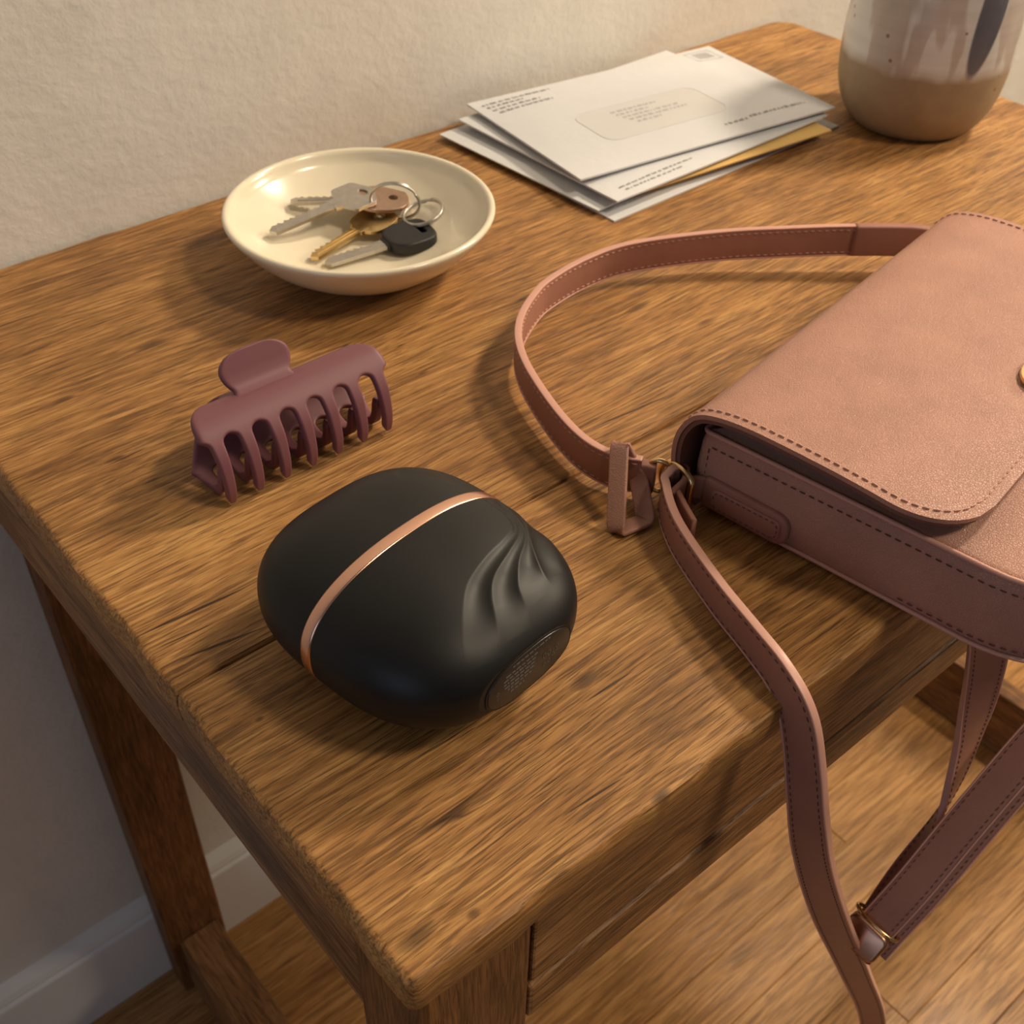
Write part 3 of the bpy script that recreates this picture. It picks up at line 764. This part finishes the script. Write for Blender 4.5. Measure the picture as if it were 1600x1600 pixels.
# ================================================================== VASE
vs = thing('stoneware_vase', (.6573, .291, T), 'speckled stoneware vase, bare clay foot and grey glaze with blue-grey brush mark', 'vase')
prof = [(.0005, .0030), (.030, .0030), (.0330, .0003), (.0385, .0003), (.0425, .0028), (.0478, .0088), (.0528, .0190), (.0558, .0310), (.0571, .0450), (.0574, .0600), (.0566, .0780), (.0550, .0950), (.0526, .1130), (.0488, .1300), (.0430, .1430), (.0370, .1500), (.0345, .1550), (.0350, .1600), (.0362, .1620), (.0345, .1622), (.0318, .1590), (.0320, .1530), (.0400, .1400), (.0460, .1250), (.0500, .1000), (.0510, .0600), (.0480, .0250), (.0350, .0090), (.0005, .0080)]
pp = catmull([(a, 0, b) for a, b in prof], 3)
mb = lathe([(max(.0004, p.x), max(.0002, p.z)) for p in pp], 96, (.6573, .291, T)); obj('vase_body', mb.v, mb.f, m_vase, vs)

# ================================================================== ENVELOPES
def envelope(label, corner, ang, L, H, z0, th, m, bow=.0015, curl=0.0, cat='envelope', flap=True):
    """corner = front left corner on plan; long side turned by ang"""
    root = thing('envelope', (corner[0], corner[1], T+z0), label, cat, 'pile of mail by the wall')
    ca, sa = cos(ang), sin(ang)
    def top(x, y):
        u, v_ = x/L, y/H; e = min(u, 1-u, v_, 1-v_)
        dome = (1-(2*u-1)**4)*(1-(2*v_-1)**4)
        return th*.35+th*.65*min(1, dome*1.3)+curl*(u**3)+bow*noise.noise(Vector((u*2.2+corner[0]*50, v_*1.6, z0*300)))*dome*.6
    def bot(x, y):
        u, v_ = x/L, y/H; return curl*(u**3)+0.0001
    def W(x, y, z): return Vector((corner[0]+ca*x-sa*y, corner[1]+sa*x+ca*y, T+z0+z))
    nx, ny = 40, 26; V = []; F = []
    for j in range(ny+1):
        for i in range(nx+1): x, y = L*i/nx, H*j/ny; V.append(W(x, y, top(x, y)))
    for j in range(ny+1):
        for i in range(nx+1): x, y = L*i/nx, H*j/ny; V.append(W(x, y, bot(x, y)))
    N = (nx+1)*(ny+1); id_ = lambda i, j: j*(nx+1)+i
    for j in range(ny):
        for i in range(nx):
            q = (id_(i, j), id_(i+1, j), id_(i+1, j+1), id_(i, j+1)); F.append(q); F.append(tuple(N+k for k in q))
    ring = [id_(i, 0) for i in range(nx)]+[id_(nx, j) for j in range(ny)]+[id_(i, ny) for i in range(nx, 0, -1)]+[id_(0, j) for j in range(ny, 0, -1)]
    for k in range(len(ring)): a, b = ring[k], ring[(k+1) % len(ring)]; F.append((a, b, N+b, N+a))
    body = obj('paper_body', V, F, m, root, True, sharp=50)
    return root, body, W, top
def print_lines(parent, W, top, rows, m, h=.0016, seed=1):
    rng = random.Random(seed); mb = MB()
    for (x0, x1, y) in rows:
        x = x0
        while x < x1-.0008:
            l = min(rng.uniform(.0012, .0052), x1-x)
            q = x
            while q < x+l-.0004:
                cw = min(rng.uniform(.0007, .0012), x+l-q); hh = h*rng.uniform(.6, 1.0)
                mb.add([W(q, y, top(q, y)+.00016), W(q+cw, y, top(q+cw, y)+.00016), W(q+cw, y+hh, top(q+cw, y+hh)+.00016), W(q, y+hh, top(q, y+hh)+.00016)], [(0, 1, 2, 3)]); q += cw+.00035
            x += l+.0014
    return tag(obj('printed_lines', mb.v, mb.f, m, parent, False), kind='stuff')
_e = envelope('lowest white envelope in the pile, flat on the table', (.3815, .3090), .020, .2240, .1500, .0002, .0028, m_paper2)
print_lines(_e[1], _e[2], _e[3], [(.018, .058, .010)], m_ink2, .0012, 5)
_e = envelope('white envelope second from the bottom, jutting towards the dish', (.3785, .3205), .060, .2080, .1480, .0034, .0026, m_paper)
_e = envelope('yellow kraft envelope showing its edge near the vase', (.4120, .3172), -.088, .1700, .1330, .0066, .0028, m_kraft, curl=.0005)
E4 = envelope('white envelope directly under the windowed one, printed along its front edge', (.3867, .3128), .008, .2045, .1545, .0098, .0034, m_paper, curl=.0012)
print_lines(E4[1], E4[2], E4[3], [(.012, .078, .0105), (.014, .066, .0065)], m_ink, .0018, 2)
E5 = envelope('topmost white envelope with an address window and printed postage box', (.3816, .3406), -.1250, .2170, .1350, .0148, .0038, m_paper, curl=.0005)
r5, b5, W5, t5 = E5
print_lines(b5, W5, t5, [(.006, .062, .1235), (.007, .036, .1180), (.008, .047, .1125), (.010, .056, .1070)], m_ink, .0030, 3)
print_lines(b5, W5, t5, [(.128, .148, .0125), (.151, .202, .0140)], m_ink, .0028, 4)
# address window: sunk film with a rounded cut edge
ol = rrect(.045, .148, .030, .076, .010, 6); mb = MB(); n = len(ol)
cxo, cyo = .0965, .053
mb.v = [W5(x, y, t5(x, y)+.00012) for x, y in ol]+[W5(cxo, cyo, t5(cxo, cyo)+.00012)]
nn = 6; mb = MB()
rings = []
for k in range(nn+1):
    s = 1-k/nn; rings.append(len(mb.v)); mb.v += [W5(cxo+(x-cxo)*max(s, .01), cyo+(y-cyo)*max(s, .01), t5(cxo+(x-cxo)*s, cyo+(y-cyo)*s)+.0001) for x, y in ol]
for k in range(nn):
    for i in range(n): mb.f.append((rings[k]+i, rings[k]+(i+1) % n, rings[k+1]+(i+1) % n, rings[k+1]+i))
win = obj('address_window', mb.v, mb.f, m_film, b5); tag(win, 'clear address window')
tb = tube([W5(x, y, t5(x, y)+.0001) for x, y in ol], .00022, 6, True); obj('window_rim', tb.v, tb.f, m_paper2, win)
print_lines(win, W5, t5, [(.072, .112, .0655), (.073, .100, .0605), (.075, .122, .0555), (.077, .126, .0505), (.080, .100, .0455)], m_ink2, .0027, 6)
# postage imprint
mb = MB()
def strip(x0, y0, x1, y1):
    mb.add([W5(x0, y0, t5(x0, y0)+.00016), W5(x1, y0, t5(x1, y0)+.00016), W5(x1, y1, t5(x1, y1)+.00016), W5(x0, y1, t5(x0, y1)+.00016)], [(0, 1, 2, 3)])
X0, X1, Y0, Y1 = .186, .209, .109, .1285
for a in ((X0, Y0, X1, Y0+.0007), (X0, Y1-.0007, X1, Y1), (X0, Y0, X0+.0007, Y1), (X1-.0007, Y0, X1, Y1)): strip(*a)
for k in range(6): strip(X0+.0045+k*.0025, Y0+.004, X0+.0058+k*.0025, Y1-.004)
tag(obj('postage_box', mb.v, mb.f, m_ink2, b5, False), 'printed postage box')

# ================================================================== HANDBAG
TH = math.radians(9); BA = Vector((cos(TH), sin(TH), 0)); BB = Vector((sin(TH), -cos(TH), 0)); BO = Vector((.2270, .1080, T))
def B(a, b, z): return BO+BA*a+BB*b+Vector((0, 0, z))
bag = thing('handbag', tuple(B(.11, .09, 0)), 'blush pink leather shoulder bag lying over the front table edge', 'handbag')
BWID, BLEN, BTH = .226, .186, .0405
plan = rrect(0, BWID, .008, BLEN, (.003, .003, .052, .052), 12)          # order: bl br tr tl in (a,b)
# body: soft box with a slightly puffed upper panel
def body_layers():
    lay = [(.004, .0004), (.0012, .0010), (.0003, .0030), (-.0012, .012), (-.0016, .022), (-.0008, .034), (.0004, BTH-.0016), (.0016, BTH-.0003), (.004, BTH)]
    return lay
def inset(ol, d):
    n = len(ol); out = []
    for i in range(n):
        a, b, c = Vector(ol[i-1]), Vector(ol[i]), Vector(ol[(i+1) % n]); t1 = (b-a); t2 = (c-b)
        if t1.length < 1e-9: t1 = t2
        t = (t1.normalized()+t2.normalized()).normalized(); nn = Vector((-t.y, t.x)); out.append(b+nn*d)
    return out
mb = MB(); n = len(plan); lay = body_layers()
for d, z in lay: mb.v += [tuple(B(p.x, p.y, z)) for p in inset(plan, d)]
top_rings = [(.016, BTH+.0012), (.034, BTH+.0022), (.060, BTH+.0028)]
ctr = Vector((BWID/2, .097))
for s, z in ((.85, BTH+.0016), (.6, BTH+.0030), (.3, BTH+.0036), (.02, BTH+.0038)):
    mb.v += [tuple(B(ctr.x+(p.x-ctr.x)*s, ctr.y+(p.y-ctr.y)*s, z)) for p in inset(plan, .004)]
L = len(lay)+4
for l in range(L-1):
    for i in range(n): mb.f.append((l*n+i, l*n+(i+1) % n, (l+1)*n+(i+1) % n, (l+1)*n+i))
mb.f.append(tuple(range(n))); mb.f.append(tuple((L-1)*n+i for i in range(n)))
body = obj('bag_body', mb.v, mb.f, m_leather, bag, True)
# piping and seam stitching along the gusset
def plan_path(d, z, start=0):
    P = [B(p.x, p.y, z) for p in inset(plan, d)]; return P
pp_ = plan_path(.0002, BTH-.0006); tb = tube(pp_, .0011, 8, True); obj('piping', tb.v, tb.f, m_edge, body)
pp_ = plan_path(-.0004, .0030); tb = tube(pp_, .0010, 8, True); obj('piping', tb.v, tb.f, m_edge, body)
# gusset outline starting on the left side (a = 0) running to the bag's bottom
gus = [B(-.0011, .012+.1225*k/40, BTH-.0065) for k in range(41)]
idx = [i for i, p in enumerate(plan) if p[0] < .0521 and p[1] > .134-.0001]
cor = [B(.052-(.052+.0009)*cos(t), BLEN-.052+(.052+.0009)*sin(t), BTH-.0065) for t in [pi/2*k/20 for k in range(1, 21)]]
gp = gus+cor; gn = [-BA]*len(gus)+[(-BA*cos(t)+BB*sin(t)) for t in [pi/2*k/20 for k in range(1, 21)]]
st = stitches(gp, gn, .0024, .0018); tag(obj('stitching', st.v, st.f, m_stitch_d, body, False), kind='stuff')
gp2 = [p-Vector((0, 0, BTH-.0065-.0068)) for p in gp[30:]]; st = stitches(gp2, gn[30:], .0024, .0018); tag(obj('stitching', st.v, st.f, m_stitch_d, body, False), kind='stuff')
gp3 = [B(-.0012, .0125, .010+.0235*k/10) for k in range(11)]; st = stitches(gp3, [-BA]*11, .0022, .0016); tag(obj('stitching', st.v, st.f, m_stitch_d, body, False), kind='stuff')
# dark block that paints the shade inside the bag's mouth
v, f = bevel_box((.006, .0045, .006), (BWID-.006, .0079, BTH-.004), .001); obj('mouth', [B(*p) for p in v], f, m_dark_in, body, False)
# ---- flap: wraps round the mouth and covers the upper panel
FA0, FA1, FEND, FR = -.0075, .2335, .1230, .030
fp = catmull([(0, .0125, .0026), (0, .0070, .0044), (0, .0030, .0090), (0, -.0005, .0180), (0, -.0018, .0300), (0, .0002, .0410), (0, .0065, .0505), (0, .0170, .0550), (0, .0350, .0568), (0, .0700, .0560), (0, .1000, .0536), (0, FEND, .0506)], 8)
fp = [Vector((p.y, p.z)) for p in fp]
def flap_surface(off, shrink, K=40):
    rows = []
    n = len(fp)
    for i, p in enumerate(fp):
        t = fp[min(i+1, n-1)]-fp[max(i-1, 0)]; t.normalize(); nn = Vector((-t.y, t.x))       # left of travel = outside of the wrap?
        q = p+nn*off
        top = i > n*.45
        end = FEND-shrink
        bb = p.x
        d = 0.0
        if top and bb > FEND-FR:
            e_ = min(1.0, (bb-(FEND-FR))/FR); d = FR*(1-math.sqrt(max(0, 1-e_*e_)))
        if not top and p.x > .02: d = 0.0
        rows.append((q, d))
    return rows
rowsA = flap_surface(0, 0)
def make_flap(name, off0, off1, shrink, m, parent):
    K = 48; V = []; F = []; n = len(fp)
    for off in (off0, off1):
        for i in range(n):
            p = fp[i]; t = (fp[min(i+1, n-1)]-fp[max(i-1, 0)]).normalized(); nn = Vector((t.y, -t.x))   # points inwards
            q = p+nn*off; d = 0.0
            if i > n*.45 and p.x > FEND-FR:
                e_ = min(1.0, (p.x-(FEND-FR))/FR); d = FR*(1-math.sqrt(max(0, 1-e_*e_)))
            a0, a1 = FA0+shrink+d, FA1-shrink-d
            for k in range(K+1):
                s = k/K; a = a0+(a1-a0)*s
                sag = .0011*sin(pi*s)+.0007*noise.noise(Vector((a*18, q.x*16, 2)))*sin(pi*s) if i > n*.55 else 0
                V.append(B(a, q.x-(shrink*(i/(n-1)) if p.x > .1 else 0), q.y+sag))
    N = n*(K+1); idf = lambda i, k: i*(K+1)+k
    for i in range(n-1):
        for k in range(K):
            q = (idf(i, k), idf(i, k+1), idf(i+1, k+1), idf(i+1, k)); F.append(q); F.append(tuple(N+x for x in q))
    ring = [idf(i, 0) for i in range(n)]+[idf(n-1, k) for k in range(1, K+1)]+[idf(i, K) for i in range(n-2, -1, -1)]+[idf(0, k) for k in range(K-1, 0, -1)]
    for k in range(len(ring)): a, b = ring[k], ring[(k+1) % len(ring)]; F.append((a, b, N+b, N+a))
    return obj(name, V, F, m, parent, True, sharp=60)
flap = make_flap('flap', 0.0, .0021, 0.0, m_leather, bag)
make_flap('flap_lining', .0024, .0042, .0006, plain('brown_lining_leather', (.17, .073, .052), .6), flap)  # brown second layer, colour darkened for the shade in the flap's hollow
def flap_edge(ins):
    pts = []; nr = []
    n = len(fp); sel = [i for i in range(n) if i > n*.10]
    L_ = []; R_ = []
    for i in sel:
        p = fp[i]; t = (fp[min(i+1, n-1)]-fp[max(i-1, 0)]).normalized(); nn = Vector((-t.y, t.x)); d = 0.0
        FE = FEND-ins; r_ = FR-ins
        if p.x > FEND-ins and i > n*.6: continue
        if i > n*.45 and p.x > FE-r_: e_ = min(1, (p.x-(FE-r_))/r_); d = r_*(1-math.sqrt(max(0, 1-e_*e_)))
        out = BB*nn.x+Vector((0, 0, nn.y))
        if out.dot(Vector((0, 0, 1))) < -.2 and i > n*.5: out = -out
        sg = 0.0003 if i > n*.55 else 0
        L_.append((B(FA0+ins+d, p.x, p.y+sg), out)); R_.append((B(FA1-ins-d, p.x, p.y+sg), out))
    p = Vector((FEND-ins, .0509)); a0, a1 = FA0+ins+(FR-ins), FA1-ins-(FR-ins)
    Mx = [(B(a0+(a1-a0)*k/30, p.x, p.y+.0011*sin(pi*((a0+(a1-a0)*k/30)-FA0)/(FA1-FA0))), Vector((0, 0, 1))) for k in range(31)]
    al = L_+Mx+R_[::-1]
    return [x[0] for x in al], [x[1] for x in al]
P_, N_ = flap_edge(.0042)
st = stitches(P_, N_, .0026, .0015, .0008, .00045); tag(obj('stitching', st.v, st.f, m_stitch_l, flap, False), kind='stuff')
P_, N_ = flap_edge(.0003)
# gold turn clasp on the flap
ol = [(.1125+.0145*cos(2*pi*k/40), .1035+.0085*sin(2*pi*k/40)) for k in range(40)]
v, f = prism(ol, .0545, .0578, lambda x, y, z: B(x, y, z), .0008); cl = obj('clasp', v, f, m_gold, flap, True, sharp=40); tag(cl, 'gold metal clasp on the flap')
# ---- tab and D-ring on the left gusset
def tab_piece(sgn, a_face):
    fr = lambda x, y, z: B(a_face+sgn*z, x, y)
    ol = rrect(.0135, .0560, .0035, .0195, (.003, .0062, .0062, .003), 6)
    ol = [(x, y+(.0006 if x < .02 else 0)) for x, y in ol]
    v, f = prism(ol, -.0004, .0040, fr, .0013); tb_ = obj('ring_tab', v, f, m_leather_s, bag, True, sharp=50)
    il = rrect(.0190, .0528, .0062, .0168, .0030, 5); v, f = prism(il, .0036, .0050, fr, .0007); tp = obj('tab_patch', v, f, m_leather_s, tb_, True, sharp=50)
    sl = rrect(.0203, .0515, .0074, .0156, .0022, 5); sl.append(sl[0])
    dp = []
    for i in range(len(sl)-1):
        for k in range(6): t = k/6; dp.append(Vector(fr(sl[i][0]*(1-t)+sl[i+1][0]*t, sl[i][1]*(1-t)+sl[i+1][1]*t, .0050)))
    st = stitches(dp, [BA*sgn]*len(dp), .0016, .0012, .0005, .0003); tag(obj('stitching', st.v, st.f, m_stitch_d, tb_, False), kind='stuff')
    # neck of the tab folding over the ring
    pts = catmull([B(a_face+sgn*.0013, .018, .0116), B(a_face+sgn*.0025, .0125, .0118), B(a_face+sgn*.0065, .0085, .0120), B(a_face+sgn*.0075, .0105, .0122)], 6)
    sw = sweep(pts, [Vector((0, 0, 1))]*len(pts), .0135, .0026); obj('tab_neck', sw.v, sw.f, m_leather_s, tb_)
    # D ring
    c = B(a_face+sgn*.0075, .0035, .0122); e1 = (BB*.97+BA*sgn*.05).normalized(); e2 = Vector((0, 0, 1))
    pts = []
    for k in range(48):
        t = 2*pi*k/48; x = .0108*cos(t); y = .0098*sin(t); x = min(x, .0080); pts.append(c+e1*x+e2*y+BA*sgn*(.0022*cos(t)))
    tb2 = tube(pts, .0015, 10, True); tag(obj('d_ring', tb2.v, tb2.f, m_gold, bag), 'polished gold D-ring')
tab_piece(-1, 0.0); tab_piece(1, BWID)
Z1 = Vector((0, 0, 1))
def strap(name, pts, wds, width, thick, m, stitch_in=.0022, sm=None, n=10, faces=(1, -1), label=None):
    P = catmull(pts, n); Wd = catmull(wds, n); sw = sweep(P, Wd, width, thick, rnd=thick*.42)
    o = obj(name, sw.v, sw.f, m, bag)
    if label: tag(o, label)
    N = len(P); tot = MB()
    for e_ in (1, -1):                               # light pink edge strips, paler to paint in the light they catch
        q = []; ws = []
        for i in range(N):
            t = (P[min(i+1, N-1)]-P[max(i-1, 0)]).normalized(); w_ = (Wd[i]-t*Wd[i].dot(t)).normalized()
            q.append(P[i]+w_*e_*(width/2-.0002)); ws.append(t.cross(w_))
        sw = sweep(q, ws, thick+.0003, .0010, rnd=.00045, cs=3); obj('lit_edge_strip', sw.v, sw.f, m_edge, o)
    for fs in faces:
        for e_ in (1, -1):
            q = []; nr = []
            for i in range(N):
                t = (P[min(i+1, N-1)]-P[max(i-1, 0)]).normalized(); w_ = (Wd[i]-t*Wd[i].dot(t)).normalized(); nn = t.cross(w_)
                q.append(P[i]+w_*e_*(width/2-stitch_in)+nn*fs*thick*.5); nr.append(nn*fs)
            s_ = stitches(q, nr, .0021, .0019, .00055, .0003); tot.add(s_.v, s_.f)
    tag(obj('stitching', tot.v, tot.f, sm or m_stitch_d, o, False), kind='stuff')
    return o
# ---- handle strap: stands on edge and loops round the back of the bag
zb = .0042; SH = .0180
path = [(.2105, .1160), (.2035, .1280), (.2015, .1445), (.2060, .1680), (.2165, .1990), (.2275, .2190), (.2430, .2350), (.2630, .2480), (.2800, .2550), (.3090, .2590), (.3400, .2545), (.3850, .2320), (.4200, .2060), (.4470, .1850), (.4740, .1620), (.4920, .1380), (.4930, .1150)]
lift = [.001, .0005, .0005, .001, .002, .003, .002, .001, .0005, .0005, .0015, .003, .005, .006, .006, .003, 0]
pts = [Vector((x, y, T+zb+l+SH/2)) for (x, y), l in zip(path, lift)]
tilt = [Vector((0, 0, 1))]*len(pts)
strap('handle_strap', pts, tilt, SH, .0034, m_leather_s, sm=m_stitch_l, label='handle strap standing on its edge in a loop')
# overlapping joint of the far end of the handle
i0 = catmull(pts[13:16], 10)
sw = sweep(i0, [Z1]*len(i0), SH+.0008, .0056, rnd=.0014); obj('handle_joint', sw.v, sw.f, m_leather_s, bag)
# doubled near end going into a small gold ring
pts = [Vector(p) for p in ((.2030, .1330, T+.0125), (.2075, .1230, T+.0128), (.2120, .1165, T+.0130), (.2148, .1120, T+.0130))]
P = catmull(pts, 8); sw = sweep(P, [Z1]*len(P), .0150, .0062, rnd=.0016); obj('handle_end', sw.v, sw.f, m_leather_s, bag)
c = Vector((.2165, .1115, T+.0135)); d = Vector((.55, -.83, 0)).normalized()
tb = tube([c+d*.0062*cos(2*pi*k/32)+Z1*.0085*sin(2*pi*k/32) for k in range(32)], .0012, 8, True); obj('link_ring', tb.v, tb.f, m_gold, bag)
# ---- keeper: three-sided leather loop round the handle strap
def poly_round(pts, k=8, r=.14):
    out = []; n_ = len(pts)
    for i in range(n_):
        a_, b_, c_ = pts[i-1], pts[i], pts[(i+1) % n_]; p = b_.lerp(a_, r); q = b_.lerp(c_, r)
        for j in range(k+1): t = j/k; out.append(p.lerp(b_, t).lerp(b_.lerp(q, t), t))
        nx_ = c_.lerp(b_, r)
        for j in range(1, 6): out.append(q.lerp(nx_, j/6))
    return out
tri = [Vector((.2062, .1268, T+.0285)), Vector((.1862, .1058, T+.0018)), Vector((.2020, .1030, T+.0020)), Vector((.2092, .1165, T+.0130))]
P = poly_round(tri); sw = sweep(P, [Vector((.30, -.90, .12))]*len(P), .0085, .0020, True, rnd=.0008); tag(obj('keeper_loop', sw.v, sw.f, m_leather, bag), 'folded leather keeper loop round the strap')
# ---- long strap, left arm: on edge over the table, then down past the front edge
lp = [(.2205, .1040, .0135), (.2165, .1045, .0130), (.2100, .1015, .0110), (.1985, .0830, .0092), (.1860, .0500, .0092), (.1785, .0240, .0092), (.1735, .0060, .0080), (.1712, -.0060, .0000), (.1706, -.0140, -.0180), (.1722, -.0205, -.0440), (.1820, -.0255, -.0850), (.2150, -.0285, -.1650), (.2780, -.0290, -.2960), (.3520, -.0300, -.4560), (.3950, -.0340, -.6000), (.4200, -.0400, -.6600)]
lw = [(0, 0, 1), (0, 0, 1), (0, 0, 1), (0, 0, 1), (0, 0, 1), (0, 0, 1), (0, -.25, 1), (0, -.75, .7), (0, -1, .2), (.1, -1, 0), (.30, -1, .05), (.50, -.85, .15), (.55, -.80, .25), (.6, -.75, .3), (.6, -.75, .3), (.6, -.75, .3)]
strap('long_strap', [Vector((x, y, T+z)) for x, y, z in lp], [Vector(q) for q in lw], .0172, .0034, m_leather_s, label='long strap hanging over the front table edge')
# fold of the strap round the D-ring
pts = [Vector(p)+Vector((0, 0, T)) for p in ((.2120, .0980, .0110), (.2185, .0985, .0135), (.2235, .1030, .0145), (.2215, .1075, .0145), (.2145, .1065, .0130))]
P = catmull(pts, 8); sw = sweep(P, [Z1]*len(P), .0135, .0030, rnd=.0012); obj('strap_fold', sw.v, sw.f, m_leather_s, bag)
pts = [Vector(p)+Vector((0, 0, T)) for p in ((.2140, .0990, .0100), (.2090, .0890, .0095), (.2050, .0800, .0092))]
P = catmull(pts, 8); sw = sweep(P, [Z1]*len(P), .0150, .0026, rnd=.001); obj('strap_fold', sw.v, sw.f, m_leather_s, bag)
# ---- long strap, right arm: rises from the buckle to the far side of the bag
up = [(.2500, -.0350, -.2200), (.2560, -.0365, -.2080), (.2720, -.0400, -.1810), (.2960, -.0430, -.1450), (.3210, -.0460, -.1120), (.3550, -.0500, -.0720), (.4000, -.0450, -.0300), (.4550, -.0150, .0050), (.4800, .0600, .0120)]
def off(pl, d): return [(x+d[0], y+d[1], z+d[2]) for x, y, z in pl]
fw_w = [(-.04, .997, .12)]*6+[(-.05, 1, .2), (-.05, .8, .6), (0, 0, 1)]
strap('long_strap', [Vector((x, y, T+z)) for x, y, z in up], [Vector(q) for q in fw_w], .0178, .0032, m_leather_s, label='dark doubled strap rising to the right')
strap('long_strap', [Vector((x+.0042, y-.0040, T+z-.0030)) for x, y, z in up[:6]], [Vector(q) for q in fw_w[:6]], .0178, .0030, m_leather_s)
low = [(.2500, -.0340, -.2210), (.2500, -.0290, -.2330), (.2660, -.0200, -.2600), (.2900, -.0180, -.3050), (.3600, -.0200, -.4560), (.4200, -.0380, -.6600)]
strap('long_strap', [Vector((x, y, T+z)) for x, y, z in low], [Vector((.3, -1, 0))]*6, .0150, .0032, m_leather_s)
# adjuster buckle where the strap doubles back
bc = Vector((.2530, -.0345, T-.2150)); ax = Vector((.52, -.10, .85)).normalized(); wd_ = Vector((-.04, .997, .12)); wd_ = (wd_-ax*wd_.dot(ax)).normalized(); nn = ax.cross(wd_)
if nn.dot(Vector((-.5, -.2, .5))) < 0: nn = -nn
def BK(x, y, z): return bc+ax*x+wd_*y+nn*z
v, f = prism(rrect(-.0095, .0085, -.0112, .0112, .0045, 5), .0002, .0082, BK, .0016); bk = obj('buckle', v, f, m_bronze, bag, True, sharp=50); tag(bk, 'bronze adjuster buckle')
v, f = prism(rrect(-.0120, -.0080, -.0105, .0090, .0016, 4), -.0050, .0030, BK, .0010); obj('buckle_bar', v, f, m_dark_in, bk, True, sharp=50)
tb = tube([BK(.0085, .0122*cos(t), .0052*sin(t)) for t in [2*pi*k/24 for k in range(24)]], .0011, 8, True); obj('buckle_loop', tb.v, tb.f, m_gold, bk)
# ---- thin far length of the strap hanging behind
th3 = [(.2760, -.0200, -.0040), (.2900, -.0205, -.0300), (.3030, -.0215, -.0700), (.3120, -.0225, -.1100), (.3120, -.0255, -.1500), (.2990, -.0290, -.1740), (.2780, -.0315, -.2010), (.2600, -.0335, -.2190)]
tw = [(.75, -.35, -.55), (.72, -.38, -.55), (.70, -.30, -.60), (.65, -.15, -.70), (.62, 0, -.75), (.5, .4, -.6), (.2, .9, -.2), (-.04, 1, .12)]
strap('long_strap', [Vector((x, y, T+z)) for x, y, z in th3], [Vector(q) for q in tw], .0172, .0032, m_leather_s)
